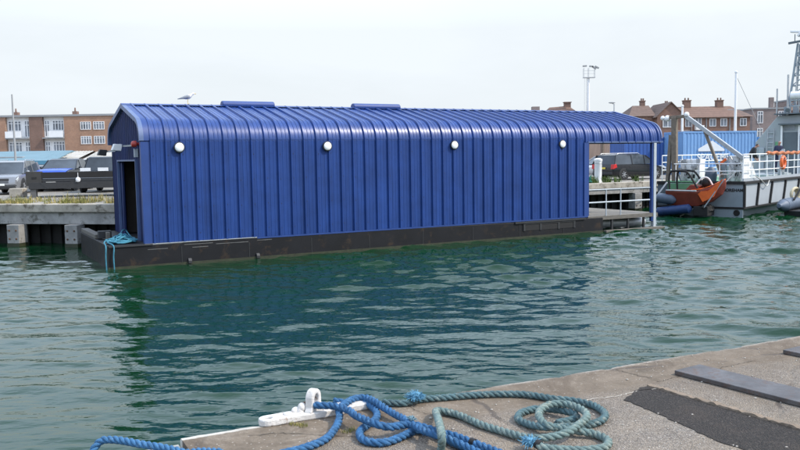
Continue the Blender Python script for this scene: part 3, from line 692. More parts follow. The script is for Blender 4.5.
def boathouse():
    root = thing('floating_boathouse', 'long blue ribbed metal boathouse floating on a black pontoon', 'boathouse', BO, BA)
    # pontoon hull
    b = MB().prism([(0, -.5), (19.38, -.5), (19.38, .60), (0, .715)], 'y', 0, 5.62)
    hull = b.build('pontoon', M['hull'], root, bevel=.02)
    b = MB().box((0.02, -.035, .655), (1.3, -.002, .70)); b.box((14.9, -.05, .57), (18.4, -.002, .64)); b.each('rubbing_strip', M['dark'], hull)
    b = MB()
    for (u0, u1, z) in ((1.05, 2.2, .66), (2.25, 3.15, .60), (1.15, 1.75, .52), (3.25, 4.3, .56), (2.5, 3.0, .50), (4.6, 5.1, .585)):
        b.box((u0, -.006, z), (u1, -.001, z + .018))
    b.each('scuff_mark', M['hull_rub'], hull)
    for u in (2.35, 4.55):
        MB().prism([(-.09, 0), (.02, 0), (.02, .16), (-.03, .16), (-.09, .09)], 'x', u, u + .11).build('mooring_lug', M['dark'], hull, bevel=.01).location = (0, 0, .02)
    for k in range(1, 9): MB().box((2.16 * k, -.010, .06), (2.16 * k + .02, -.002, .56)).build('weld_seam', M['dark'], hull)
    b = MB().box((15.3, -.012, .28), (17.9, -.001, .52)); b.build('recess_panel', M['black'], hull)
    b = MB()
    for u in (15.3, 16.1, 17.0, 17.8): b.box((u, -.03, .27), (u + .09, -.013, .53))
    b.box((15.3, -.03, .52), (17.9, -.013, .55)); b.build('recess_frame', M['dark'], hull)
    # front wall, ribbed
    us = ribbed_us(U0_ + .26, U1_ - .2)
    zw = 3.88
    b = MB(); b.loft([[(u, .05 - h, z) for z in (ZB, ZB + 1.2, ZC - .6, ZC - .0)] for u, h in us], cap=False, closed=False)
    b.build('wall_cladding', M['blue'], root)
    b = MB().loft([[(U0_ + .0, .035, z) for z in (ZB, ZC)], [(U0_ + .26, .035, z) for z in (ZB, ZC)]], cap=False, closed=False)
    b.box((U0_, .036, ZB), (U0_ + .27, .20, ZC)); b.build('corner_flashing', M['blue_trim'], root)
    # roof skin front and back
    us2 = [(u, h * (1.9 if h < .01 else 1)) for u, h in ribbed_us(U0_ + .26, UR + .45)]
    pr = shed_profile()
    for nm, flip in (('roof', False), ('roof', True)):
        b = MB(); rings = []
        for u, h in us2:
            g = [(u, .05 + v + nv * h, z + nz * h) for v, z, nv, nz in pr]
            g = [(u, .05 - h, ZC - .0 - (.12 if u > U1_ - .2 else .0)) ] + g
            if flip: g = [(x, W + .10 - y, z) for x, y, z in g]
            rings.append(g)
        b.loft(rings, cap=False, closed=False); ro = b.build(nm, M['blue_roof'], root, smooth=True, sharp=25)
    # lap joint where the curved sheets meet the wall
    b = MB().loft([[(u, .046 - h, ZC + .10), (u, .043 - h, ZC + .06), (u, .046 - h, ZC + .02)] for u, h in us if u < U1_ - .22], cap=False, closed=False)
    b.build('sheet_lap', M['blue_trim'], root)
    # ridge capping
    zr = pr[-1][1]
    MB().prism([(W / 2 - .16, zr - .005), (W / 2 + .05, zr + .05), (W / 2 + .26, zr - .005), (W / 2 + .05, zr + .02)], 'x', U0_ - .02, UR + .44).build('ridge_cap', M['blue_trim'], root)
    # back wall and far end wall
    b = MB().loft([[(u, W + .05 + h, z) for z in (ZB, ZC)] for u, h in ribbed_us(U0_ + .1, U1_)], cap=False, closed=False); b.build('back_wall', M['blue'], root)
    outl = [(.10, ZB), (.10, ZC)] + [(.10 + v, z - .06) for v, z, _, _ in pr[1:]]; outl += [(W + .1 - v, z) for v, z in outl[::-1][1:]]
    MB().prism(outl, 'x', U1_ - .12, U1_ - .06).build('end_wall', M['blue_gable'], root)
    b = MB().box((U1_ - .2, .0, ZB), (U1_ + .02, .19, ZC - .12)); b.build('corner_post', M['blue_trim'], root)
    b = MB(); b.box((U1_ + .02, .02, ZB), (U1_ + .06, .06, ZC - .12)); b.build('corner_rib', M['blue'], root)
    # gable wall with door opening: vertical ribs on left, right, above
    d0, d1, dz = 1.12, 4.15, 3.2
    def top(v):
        vv = min(v, W + .1 - v) - .10
        if vv < pr[10][0]:
            for (a, za, *_), (c, zc, *_) in zip(pr, pr[1:]):
                if a <= vv <= c: return za + (zc - za) * (vv - a) / max(1e-6, c - a) - .05
            return ZC
        return pr[10][1] + (vv - pr[10][0]) * math.tan(SL) - .05
    b = MB(); ru = ribbed_us(.16, W - .06, .30)
    ru = sorted(set(ru + [(d0, 0), (d1, 0)]))
    rings = []
    for v, h in ru:
        lo = dz if d0 <= v <= d1 else ZB
        rings.append([(U0_ + .10 - min(h, .03), v, lo), (U0_ + .10 - min(h, .03), v, (lo + top(v)) / 2), (U0_ + .10 - min(h, .03), v, top(v))])
    for g0, g1 in zip(rings, rings[1:]):
        if g0[0][2] != g1[0][2]:
            if g0[1][1] <= d0: g1 = [(x, y, z) for (x, y, _), z in zip(g1, [g.__getitem__(2) for g in g0])]
            else: g0 = [(x, y, z) for (x, y, _), z in zip(g0, [g.__getitem__(2) for g in g1])]
        b.loft([g0, g1], cap=False, closed=False)
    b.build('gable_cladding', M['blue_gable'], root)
    # verge trim: pale band round the gable
    ring_o = [(.02, ZB)] + [(.02 + v, z + .03) for v, z, _, _ in pr]; ring_o += [(W + .1 - v, z) for v, z in ring_o[::-1][1:]]
    ring_i = [(.12, ZB)] + [(.02 + v - nv * .11, z - nz * .11) for v, z, nv, nz in pr]; ring_i += [(W + .1 - v, z) for v, z in ring_i[::-1][1:]]
    kk = len(pr) + 1
    b = MB(); n = len(ring_o)
    rs = [[(U0_ - .03, *ring_o[i]), (U0_ - .03, *ring_i[i]), (U0_ + .10, *ring_i[i]), (U0_ + .10, *ring_o[i])] for i in range(1, n - 1)]
    b.loft(rs); b.build('verge_trim', M['trim'], root, smooth=True, sharp=30)
    ob = [[(U0_ + .10, *ring_o[i]), (U0_ + .29, ring_o[i][0] + 0, ring_o[i][1] - .004), (U0_ + .29, ring_i[i][0], ring_i[i][1]), (U0_ + .10, *ring_i[i])] for i in range(1, n - 1)]
    MB().loft(ob).build('roof_edge_band', M['blue_trim'], root, smooth=True, sharp=30)
    # right verge
    e = UR + .45
    rs = [[(e - .02, *ring_o[i]), (e + .05, *ring_o[i]), (e + .05, *ring_i[i]), (e - .02, *ring_i[i])] for i in range(1, n - 1)]
    MB().loft(rs).build('end_verge_trim', M['trim'], root, smooth=True, sharp=30)
    # door frame and dark interior
    b = MB(); x0 = U0_ + .02
    b.box((x0, d0 - .05, ZB), (x0 + .09, d0 - .002, dz + .05)); b.box((x0, d1 + .002, ZB), (x0 + .09, d1 + .05, dz + .05)); b.box((x0, d0 - .002, dz + .002), (x0 + .09, d1 + .002, dz + .05))
    b.build('door_frame', M['trim'], root)
    b = MB().box((U0_ + .35, .35, ZB), (U0_ + .42, W - .25, ZC)); b = MB()
    b.box((U0_ + 2.8, .3, ZB + .02), (U0_ + 2.9, W - .2, 3.7)); b.box((U0_ + .3, d1 + .1, ZB + .02), (U0_ + 2.8, d1 + .16, 3.5)); b.build('inner_wall', mat('dark_lining', (.035, .03, .026), .9), root)
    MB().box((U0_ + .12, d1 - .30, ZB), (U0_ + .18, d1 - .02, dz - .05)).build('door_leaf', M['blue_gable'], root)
    MB().box((U0_ + .13, d0 + .02, ZB + .01), (U0_ + .2, d0 + .2, dz - .1)).build('door_jamb', mat('brown_jamb', (.09, .07, .05), .8), root)
    # sill flashing
    b = MB().box((U0_ + .0, -.012, ZB - .018), (4.6, .02, ZB + .004)); b.build('bright_sill', M['galv'], root)
    b = MB().box((4.61, -.008, ZB - .05), (U1_, .02, ZB + .0)); b.build('sill', M['blue_trim'], root)
    # fixing screws and washers on the cladding
    b = MB(); k = 0; u = U0_ + .26 + .11
    while u < U1_ - .3:
        for z in (.95, 1.75, 2.55, 3.35):
            b.box((u - .009, .036, z - .009 + .02 * ((k * 7) % 3)), (u + .009, .0495, z + .009 + .02 * ((k * 7) % 3)))
        u += .45; k += 1
    tag(b.build('fixing_screw', M['dark'], root), kind='stuff')
    tag(MB().box((-.012, -.012, -.3), (19.39, -.002, .07)).build('weed_line', M['weed_wet'], root), None)
    # bulkhead lamps
    for u in (2.21, 7.14, 12.18, 17.23):
        l = MB().lathe((u, .01, 3.60), (0, -1, 0), [(0, .165), (.05, .165), (.06, .15)], 24).build('bulkhead_lamp', M['plastic'], root, smooth=True)
        MB().lathe((u, .01, 3.60), (0, -1, 0), [(.03, .145), (.055, .143), (.075, .12), (.088, .08), (.094, .03), (.095, 0)], 24).build('diffuser', M['lamp_white'], l, smooth=True, sharp=60)
    # ridge vents
    for u0, u1 in ((4.42, 6.32), (9.45, 11.45)):
        hv = [(W / 2 + .05 + .17 * math.cos(a), zr + .06 + .13 * math.sin(a)) for a in [PI * k / 10 for k in range(11)]]
        MB().prism([(W / 2 - .10, zr - .04)] + hv[::-1] + [(W / 2 + .2, zr - .04)], 'x', u0, u1).build('ridge_vent', M['blue_trim'], root, bevel=.03)
    # floodlights and alarm on the gable
    for v, z in ((2.05, 3.68), (4.9, 3.55)):
        f = MB().bar((U0_ + .08, v - .25, z + .02), (U0_ - .25, v, z), .05); f.bar((U0_ - .25, v, z), (U0_ - .3, v, z - .05), .12)
        f = f.build('floodlight', M['galv'], root)
        g = MB().prism([(-.16, -.10), (.12, -.13), (.16, .08), (-.08, .10)], 'y', v - .14, v + .14); g.v = [(x + U0_ - .34, y, zz + z - .02) for x, y, zz in g.v]
        g.build('lamp_head', M['cream'] if v < 3 else M['dark'], f, bevel=.015)
    al = MB().lathe((U0_ + .07, .62, 3.72), (-1, 0, 0), [(0, .05), (.08, .05), (.08, .10), (.17, .10), (.22, .07), (.24, 0)], 16); al.build('alarm_beacon', M['red'], root, smooth=True)
    MB().box((U0_ - .06, .70, 3.32), (U0_ + .06, .80, 3.58)).build('junction_box', M['grey_paint'], root, bevel=.01)
    # beam across the open deck left of the gable
    b = MB().box((.02, 2.5, .722), (.26, 5.55, .86)); b.box((.30, 2.0, .722), (.42, 2.25, .95)); b.build('deck_timber', M['timber'], root, bevel=.015)
    MB().box((.1, 2.26, .74), (.5, 2.5, .98)).build('timber_clamp', M['dark'], root, bevel=.01)
    # right-hand open porch
    MB().box((U1_ - .1, .10, .58), (UR + .25, W - .3, .66)).build('porch_deck', M['deckboard'], root, bevel=.01)
    b = MB().box((U1_ + .02, .02, .50), (UR + .25, .098, .655)); b.build('deck_edge', M['timber'], root)
    b = MB()
    for u in (19.9, 20.8, 21.7): b.box((u, .05, -.2), (u + .08, .13, .52))
    for u in (19.9, 20.8, 21.7): b.box((u, 3.6, -.2), (u + .1, 3.7, .56))
    b.each('deck_support', M['dark'], root)
    MB().tube([(19.5, .9, .28), (22.5, .9, .20)], .20, 14).build('white_float', M['galv'], root, smooth=True)
    MB().tube([(19.5, 2.2, .26), (22.5, 2.2, .20)], .20, 14).build('white_float', M['galv'], root, smooth=True)
    MB().box((19.42, -.16, -.12), (22.75, .02, .07)).build('low_fender_beam', M['timber'], root, bevel=.02)
    MB().box((UR - .10, .03, .3), (UR - .02, .16, 3.62)).build('porch_post', M['blue_trim'], root)
    MB().box((UR - .015, .0, .06), (UR + .13, .16, 3.62)).build('porch_post', M['grey_paint'], root, bevel=.01)
    MB().box((UR - .2, W - .2, .0), (UR, W - .05, 3.7)).build('porch_post', M['blue_trim'], root)
    MB().box((U1_, .09, 3.60), (UR + .46, .2, 3.76)).build('eave_beam', M['dark'], root)
    MB().box((U1_, .0, 3.64), (UR + .5, .055, 3.70)).build('eave_trim', M['trim'], root)
    b = MB()
    for z in (1.22, 1.74): b.tube([(U1_ + .02, .06, z), (UR - .2, .06, z)], .028 if z > 1.5 else .034, 10)
    b.each('handrail', M['grey_paint'], root, smooth=True)
    b = MB()
    for u in (19.6, 20.4): b.tube([(u, .06, .64), (u, .06, 1.74)], .026, 8)
    b.each('rail_post', M['grey_paint'], root, smooth=True)
    b = MB()
    for z in (1.15, 1.66): b.tube([(U1_, W - .35, z), (UR, W - .35, z)], .025, 8)
    for u in (19.2, 20.7, 22.1): b.tube([(u, W - .35, .64), (u, W - .35, 1.66)], .022, 8)
    b.build('rear_handrail', M['galv'], root, smooth=True)
    return root
boathouse()
cB, sB = math.cos(BA), math.sin(BA)
def bh(u, v, z=0): return (BO[0] + u * cB - v * sB, BO[1] + u * sB + v * cB, z)

# cyan rope heap on the pontoon corner
rg = random.Random(21); root = thing('rope_heap', 'pale cyan rope heaped on the corner of the black pontoon', 'rope', bh(.5, .6, .72), BA)
b = MB(); pts = []
for k in range(120):
    a = k * 1.25 + rg.uniform(-.4, .4); rr = rg.uniform(.10, .48)
    pts.append((rr * math.cos(a) * 1.05, rr * math.sin(a) * .95 + .1, .025 + .30 * (1 - rr / .55) * rg.random() + .02 * rg.random()))
b.tube(crom(pts, .05), .022, 6); b.build('rope_coil', M['rope_cyan'], root, smooth=True)
for s_, xx in ((0, .0), (1, .22)):
    p = [(-.3 + xx, .0, .10), (-.46 + xx * .6, -.05, .10), (-.55 + xx * .5, -.30, .06), (-.56 + xx, -.64, -.02), (-.58 + xx, -.68, -.35), (-.57 + xx, -.67, -.80)]
    MB().tube(crom(p, .05), .02, 6).build('hanging_end', M['rope_cyan'], root, smooth=True)
p = [(-.1, .3, .1), (.1, .7, .22), (.25, 1.1, .3), (.38, 1.3, .27), (.45, .9, .1), (.5, .3, .06)]
MB().tube(crom(p, .05), .02, 6).build('loose_turn', M['rope_cyan'], root, smooth=True)

# gull on the ridge
def gull():
    x, y, z = bh(3.25, 2.80, 5.11)
    root = thing('gull', 'white gull with grey wings standing on the blue roof ridge', 'bird', (x, y, z), R(12)); root.scale = (1.15, 1.15, 1.15)
    rings = []
    for (px, pz, w, h) in ((-.20, .165, .012, .008), (-.12, .18, .04, .032), (-.03, .195, .062, .06), (.05, .215, .066, .07), (.105, .245, .052, .058), (.135, .275, .042, .044), (.155, .30, .042, .042), (.182, .306, .035, .034), (.203, .303, .014, .014)):
        rings.append([(px, w * math.cos(t), pz + h * math.sin(t)) for t in [2 * PI * k / 12 for k in range(12)]])
    MB().loft(rings).build('body', M['gull_white'], root, smooth=True, sharp=0)
    for s in (-1, 1):
        rings = []
        for (px, pz, h) in ((.07, .225, .03), (.0, .215, .052), (-.09, .195, .042), (-.19, .17, .022), (-.29, .145, .006)):
            yy = .055 * (1 if px > -.1 else .7 if px > -.2 else .35)
            rings.append([(px, s * (yy + .014 * math.cos(t) + .004), pz + h * math.sin(t)) for t in [2 * PI * k / 8 for k in range(8)]])
        MB().loft(rings).build('wing', M['gull_grey'], root, smooth=True, sharp=0)
        MB().tube([(.01, s * .028, .16), (.0, s * .028, .07), (.005, s * .028, 0), (.05, s * .03, .004)], .007, 6).build('leg', M['gull_yellow'], root)
        MB().ball((.186, s * .030, .314), .006, 6, 4).build('eye', M['black'], root)
    MB().tube([(.195, 0, .303), (.23, 0, .299), (.252, 0, .290)], [.013, .010, .003], 8).build('beak', M['gull_yellow'], root, smooth=True)
gull()

# ------------------------------------------------------------------ far quay and yard
K = [(-60, 43.5), (-45, 39.0), (-16.2, 32.0), (-9.6, 30.4), (10, 43.8), (14.5, 46.3), (45, 80), (120, 165)]
b = MB(); b.v = [(x, y, 1.6) for x, y in K] + [(900, 900, 1.6), (-900, 900, 1.6), (-600, 43.5, 1.6)]; b.f = [tuple(range(len(b.v)))]
tag(b.build('yard_ground', yard_mat()), kind='structure')
def quay_wall(pts, label, piles, zb=.85):
    root = thing('quay_wall', label, 'quay wall', (pts[0][0], pts[0][1], 0)); ox, oy = pts[0]
    cap = MB(); strip = MB(); sheet = MB()
    for (a, c) in zip(pts, pts[1:]):
        d = Vector((c[0] - a[0], c[1] - a[1], 0)); L = d.length; d.normalize(); nn = Vector((d.y, -d.x, 0))
        A = Vector((a[0] - ox, a[1] - oy, 0)); Cc = Vector((c[0] - ox, c[1] - oy, 0))
        def pan(m, o0, o1, z0, z1):
            m.add([A + nn * o0 + Vector((0, 0, z0)), Cc + nn * o0 + Vector((0, 0, z0)), Cc + nn * o1 + Vector((0, 0, z0)), A + nn * o1 + Vector((0, 0, z0)),
                   A + nn * o0 + Vector((0, 0, z1)), Cc + nn * o0 + Vector((0, 0, z1)), Cc + nn * o1 + Vector((0, 0, z1)), A + nn * o1 + Vector((0, 0, z1))],
                  [(3, 2, 1, 0), (4, 5, 6, 7), (0, 1, 5, 4), (1, 2, 6, 5), (2, 3, 7, 6), (3, 0, 4, 7)])
        pan(cap, -.6, .10, 1.30, 1.615); pan(strip, -.6, .0, zb, 1.295)
        n = int(L / .25)
        for k in range(n):
            t0, t1 = k / n, (k + 1) / n; off = -.75 - (.12 if k % 2 else 0)
            p0 = A + (Cc - A) * t0 + nn * off; p1 = A + (Cc - A) * t1 + nn * off
            sheet.add([p0 + Vector((0, 0, -3)), p1 + Vector((0, 0, -3)), p1 + Vector((0, 0, zb + .1)), p0 + Vector((0, 0, zb + .1))], [(0, 1, 2, 3)])
            if k < n - 1:
                p2 = A + (Cc - A) * t1 + nn * (-.75 - (.12 if (k + 1) % 2 else 0))
                sheet.add([p1 + Vector((0, 0, -3)), p2 + Vector((0, 0, -3)), p2 + Vector((0, 0, zb + .1)), p1 + Vector((0, 0, zb + .1))], [(0, 1, 2, 3)])
    cap.build('coping', M['concrete_old'], root, bevel=.03); strip.build('wall_beam', M['concrete_pile'], root, bevel=.015); sheet.build('sheet_piling', M['sheet_pile'], root)
    for (x, y, rot) in piles:
        o = MB().box((-.27, -.25, .12), (.27, .25, zb - .003)).build('pile', M['concrete_pile'], root, bevel=.02)
        o.location = (x - ox, y - oy, 0); o.rotation_euler = (0, 0, rot)
        for bx in (-.15, .15):
            for bz in (.3, .62): MB().lathe((bx, -.251, bz), (0, -1, 0), [(0, .035), (.03, .035), (.04, .02)], 8).build('bolt', M['rust'], o)
        w = MB().box((-.275, -.255, -3), (.275, .255, .118)).build('weedy_foot', M['weed_wet'], o)
    return root
a1 = math.atan2(-1.6, 6.6)
quay_wall([(-60, 43.5), (-45, 39.0), (-16.2, 32.0), (-9.6, 30.4)], 'concrete quay wall with pale square piles at the left', [(-17.25, 32.1, a1), (-14.82, 31.52, a1), (-12.35, 30.92, a1), (-19.7, 32.7, a1)], .84)
quay_wall([(-9.6, 30.4), (10, 43.8), (14.5, 46.3), (45, 80)], 'concrete quay wall behind the blue boathouse and grey work boat', [(9.2, 43.4, R(33)), (5.6, 41.0, R(33)), (13.2, 45.7, R(30)), (2, 38.6, R(33))], 1.0)

# bolts on the left quay beam
# weeds along the quay
rg = random.Random(5); b = MB()
for _ in range(1000):
    t = rg.random(); x = -25 + t * 15
    if math.sin(x * 2.3) + .7 * math.sin(x * 5.1 + 1) < -.25: continue
    off = abs(rg.gauss(0, 1.3)) + .25; y = 32.0 - .243 * (x + 16.2) + off
    blades(b, (x, y, 1.6), rg.randint(4, 10), rg.uniform(.10, .30) * (1.5 if rg.random() < .15 else 1), .18, rg, .012)
tag(b.build('weeds', M['weed']), kind='stuff')
b = MB()
for (x, y) in ((10.35, 44.6), (10.6, 44.8), (11.3, 45.25), (11.55, 45.35), (10.5, 44.7), (12.3, 45.6), (13.4, 46.2)):
    for _ in range(8): blades(b, (x + rg.gauss(0, .15), y + rg.gauss(0, .12), 1.6), 7, .42, .12, rg, .014)
tag(b.build('weeds', M['weed_g']), kind='stuff')

# white bollard post by the estate car
root = thing('bollard', 'white round post on the quay behind the estate car', 'bollard', (11.0, 45.25, 1.6))
MB().lathe((0, 0, 0), (0, 0, 1), [(0, .25), (.06, .25), (.07, .2), (1.15, .2), (1.2, .23), (1.3, .23), (1.36, .12)], 20).build('post', M['white'], root, smooth=True)
MB().torus((0, 0, 1.08), (0, 0, 1), .2, .02, 20, 6).build('band', M['galv'], root, smooth=True)
# green net heap beside it
b = MB(); rg = random.Random(31); pts = [(rg.gauss(0, .18), rg.gauss(0, .14), .03 + abs(rg.gauss(0, .16))) for _ in range(60)]
b.tube(crom(pts, .06), .022, 5); o = b.build('net_heap', mat('green_net', (.03, .22, .17), .8, 0, .3, 9), smooth=True); o.location = (10.2, 44.55, 1.6)
tag(o, 'tangled green net heaped on the quay beside the blue boathouse', 'net')

# ------------------------------------------------------------------ vehicles
def wheel(root, x, y, r, w=.2):
    s = 1 if y > 0 else -1
    t = MB().lathe((x, y - s * w, r), (0, s, 0), [(0, r * .7), (.0, r * .93), (.03, r), (w - .03, r), (w, r * .93), (w, r * .68), (w - .03, r * .66)], 24).build('wheel', M['tyre'], root, smooth=True)
    rm = MB().lathe((x, y - s * .06, r), (0, s, 0), [(0, r * .66), (.045, r * .66), (.05, r * .6), (.02, r * .55), (.02, 0)], 24)
    for k in range(7):
        a = 2 * PI * k / 7; rm.bar((x, y + s * .0, r), (x + r * .6 * math.cos(a), y + s * .0, r + r * .6 * math.sin(a)), .05, .03)
    rm.build('rim', M['rim'], t)
def car(name, label, loc, rz, paint, L=4.6, Wd=1.82, H=1.5, kind='estate', plate='w', rails=False, stripe=None):
    """x forward from the rear (0) to the nose (L); y left"""
    root = thing(name, label, {'estate': 'car', 'suv': 'car', 'pickup': 'car', 'boxy': 'van'}[kind], loc, rz); hw = Wd / 2
    belt = H * (.68 if kind == 'pickup' else .62); g = .2
    if kind in ('estate',):
        st = [(0, .38, belt * .82, .86), (.06, .30, belt * .97, .93), (.25, .25, belt, .98), (1.2, g, belt * 1.0, 1), (2.9, g, belt * .97, 1), (3.55, g, belt * .93, .99), (4.2, .25, belt * .80, .95), (4.5, .3, belt * .68, .86), (4.6, .38, belt * .55, .74)]
        cab = [(.10, .02), (.32, H - .07), (.7, H - .01), (2.2, H), (2.75, H - .09), (3.62, belt * .93)]
    elif kind == 'suv':
        st = [(0, .42, belt * .85, .88), (.06, .32, belt, .95), (.3, .28, belt, 1), (1.2, .26, belt, 1), (3.0, .26, belt, 1), (3.5, .27, belt * .98, .99), (4.2, .3, belt * .93, .95), (4.5, .32, belt * .85, .9), (4.6, .4, belt * .62, .84)]
        cab = [(.10, 0), (.35, H - .09), (.8, H - .01), (2.2, H), (2.7, H - .08), (3.5, belt * .98)]
    elif kind == 'pickup':
        st = [(0, .5, belt * .9, .92), (.05, .45, belt, .97), (1.2, .35, belt, 1), (3.0, .3, belt, 1), (3.4, .3, belt * 1.0, 1), (4.3, .32, belt * .95, .96), (4.55, .36, belt * .86, .92), (4.6, .42, belt * .65, .88)]
        cab = [(1.0, 0), (1.2, H - .08), (1.6, H - .01), (2.2, H), (2.6, H - .07), (3.35, belt)]
    else:
        st = [(0, .5, belt * .95, .96), (.04, .45, belt, 1), (1.2, .4, belt, 1), (3.0, .4, belt, 1), (3.5, .4, belt, 1), (4.2, .4, belt * .98, .97), (4.55, .45, belt * .97, .95), (4.6, .5, belt * .8, .94)]
        cab = [(.02, 0), (.05, H - .05), (.3, H), (2.9, H), (3.05, H - .06), (3.3, belt)]
    k = L / 4.6; rings = []
    for x, zb, zt, w in st:
        ww = hw * w
        rings.append([(x * k, -ww * .93, zb), (x * k, -ww, zb + .12), (x * k, -ww, zt * .72), (x * k, -ww * .965, zt * .97), (x * k, -ww * .86, zt), (x * k, ww * .86, zt), (x * k, ww * .965, zt * .97), (x * k, ww, zt * .72), (x * k, ww, zb + .12), (x * k, ww * .93, zb)])
    body = MB().loft(rings).build('body', paint, root, smooth=True, sharp=35)
    # cabin: glass shell
    zlo = belt - .02
    def hwz(z): return hw * (.945 - .16 * (z - belt) / (H - belt))
    prof = [(x * k, max(z, zlo)) for x, z in cab]
    n = len(prof)
    vs = [(x, -hwz(z), z) for x, z in prof] + [(x, hwz(z), z) for x, z in prof]
    gl = MB().add(vs, [tuple(range(n)), tuple(range(2 * n - 1, n - 1, -1))] + [(i, n + i, n + i + 1, i + 1) for i in range(n - 1)])
    gl.build('window', M['glass'], root)
    # roof panel and pillars slightly proud of the glass
    rb_ = MB(); e = .008
    rp = [p for p in prof if p[1] > H - .11]
    rb_.loft([[(x, -hwz(z) - e, z - .05), (x, -hwz(z) * .93, z + e + .006), (x, hwz(z) * .93, z + e + .006), (x, hwz(z) + e, z - .05)] for x, z in rp], cap=True, closed=False)
    def pill(p, q, w, y_s):
        a = (p[0], y_s * (hwz(p[1]) + .004), p[1]); c = (q[0], y_s * (hwz(q[1]) + .004), q[1]); rb_.bar(a, c, .03, w)
    for s in (-1, 1):
        pill(prof[0], prof[1], .16, s); pill(prof[-1], prof[-2], .08, s)
        for fx in ([.42, .72] if kind != 'pickup' else [.6]):
            xx = prof[0][0] + (prof[-1][0] - prof[0][0]) * fx; pill((xx, zlo), (xx, H - .06), .07, s)
        for p, q in ((prof[0], prof[1]), (prof[-1], prof[-2])):
            pass
    rb_.build('roof', paint, root, smooth=True, sharp=30)
    r = .33 if kind == 'estate' else .37
    for x in (.85 * k, 3.62 * k):
        for y in (-hw + .01, hw - .01):
            MB().lathe((x, y * .9, r + .02), (0, 1 if y > 0 else -1, 0), [(0, r * 1.2), (hw * .105, r * 1.2)], 20).build('wheel_arch', M['plastic'], root)
            wheel(root, x, y + (.012 if y > 0 else -.012), r)
    for s in (-1, 1):
        if kind == 'boxy':
            MB().lathe((L - .04, s * hw * .62, belt * .72), (1, 0, 0), [(0, .11), (.06, .11), (.08, .06)], 14).build('headlight', M['headlamp'], root, smooth=True)
        else:
            MB().prism([(L - .42 * k, belt * .74), (L - .10 * k, belt * .62), (L - .06 * k, belt * .74), (L - .34 * k, belt * .86)], 'y', s * hw * .52, s * hw * .93).build('headlight', M['headlamp'], root, bevel=.02)
        MB().prism([(-.012, belt * .70), (.30, belt * .80), (.24, belt * 1.02), (.02, belt * .98)], 'y', s * hw * .72, s * hw * .985).build('tail_light', M['tail'], root, bevel=.015)
        m_ = MB().ball((cab[-1][0] * k - .35, s * (hw + .10), belt + .08), (.07, .1, .075), 10, 6); m_.bar((cab[-1][0] * k - .35, s * hw * .93, belt + .03), (cab[-1][0] * k - .35, s * (hw + .05), belt + .05), .04)
        m_.build('mirror', paint, root, smooth=True)
        if rails: MB().tube([(.5 * k, s * hw * .74, H + .0), (.6 * k, s * hw * .74, H + .05), (2.2 * k, s * hw * .74, H + .055), (2.35 * k, s * hw * .74, H)], .018, 6).build('roof_rail', M['galv'], root, smooth=True)
        MB().bar((1.3 * k, s * (hw * .99), belt * .83), (1.5 * k, s * (hw * .99), belt * .83), .03, .03).build('door_handle', M['plastic'], root)
    fb = MB().prism([(L - .22 * k, .26), (L + .03, .3), (L + .035, .44), (L - .0, .5), (L - .2 * k, .5)], 'y', -hw * .84, hw * .84); fb.build('front_bumper', M['plastic'], root, bevel=.03)
    MB().prism([(L - .12, belt * .56), (L + .012, belt * .56), (L - .04, belt * .78), (L - .16, belt * .78)], 'y', -hw * .5, hw * .5).build('grille', M['plastic'], root, bevel=.02)
    MB().box((L + .036, -.26, .47), (L + .046, .26, .58)).build('number_plate', M['plate_w'], root)
    rbm = MB().prism([(-.04, .34), (.2, .3), (.2, .5), (-.04, .5)], 'y', -hw * .86, hw * .86); rbm.build('rear_bumper', M['plastic'], root, bevel=.03)
    MB().box((-.035, -.26, belt * .70), (-.022, .26, belt * .70 + .11)).build('number_plate', M['plate_y'], root)
    return root
# heading angles: cars at left face the camera (nose towards -y)
def nose(x, y, L, rz): return (x - L * math.cos(rz), y - L * math.sin(rz), 1.6)
rz = R(-80); car('parked_car', 'silver SUV parked facing the water at the far left', nose(-20.15, 41.2, 4.7, rz), rz, M['silver'], 4.7, 1.82, 1.72, 'suv', rails=True)
rz = R(-75); car('parked_car', 'dark saloon car parked between the silver SUV and the black trailer', nose(-20.4, 47.2, 4.4, rz), rz, M['car_black'], 4.4, 1.76, 1.45, 'estate')
rz = R(-84); car('parked_car', 'pale hatchback parked behind the dark saloon by the brick wall', nose(-21.0, 49.5, 4.2, rz), rz, M['car_pale'], 4.2, 1.74, 1.5, 'estate')
rz = R(-86); pk = car('pickup_truck', 'dark pickup with a bright blue bonnet behind the black trailer', nose(-19.15, 45.0, 4.8, rz), rz, M['car_navy'], 4.8, 2.0, 1.80, 'pickup')
MB().loft([[(x, -hw_, z), (x, -hw_ * .5, z + .035), (x, hw_ * .5, z + .035), (x, hw_, z)] for x, hw_, z in ((3.50, .86, 1.235), (4.0, .86, 1.225), (4.45, .84, 1.185), (4.72, .80, 1.09), (4.80, .76, 1.0))], cap=True, closed=True).build('bonnet', M['car_blue'], pk, smooth=True, sharp=50)
MB().ball((4.82, 0, 1.0), (.03, .09, .07), 10, 6).build('badge_boss', M['white'], pk)
rz = R(-88); vn = car('off_roader', 'boxy dark off-roader with wide windscreen behind the right end of the trailer', nose(-15.75, 42.3, 4.3, rz), rz, M['car_navy'], 4.3, 1.95, 1.86, 'boxy')
for y in (-.45, .45): MB().box((4.27, y - .26, 1.13), (4.31, y + .26, 1.30)).build('white_panel', M['white'], vn)
rz = R(31); car('parked_car', 'black estate car with roof rails parked beyond the porch opening', (12.25, 49.3, 1.6), rz, M['car_black'], 4.65, 1.84, 1.56, 'estate', rails=True)
# small silver car glimpsed left of the estate
rz = R(200); car('parked_car', 'pale grey car partly hidden behind the black estate car', (16.2, 57.0, 1.6), rz, M['car_pale'], 4.2, 1.74, 1.5, 'estate')

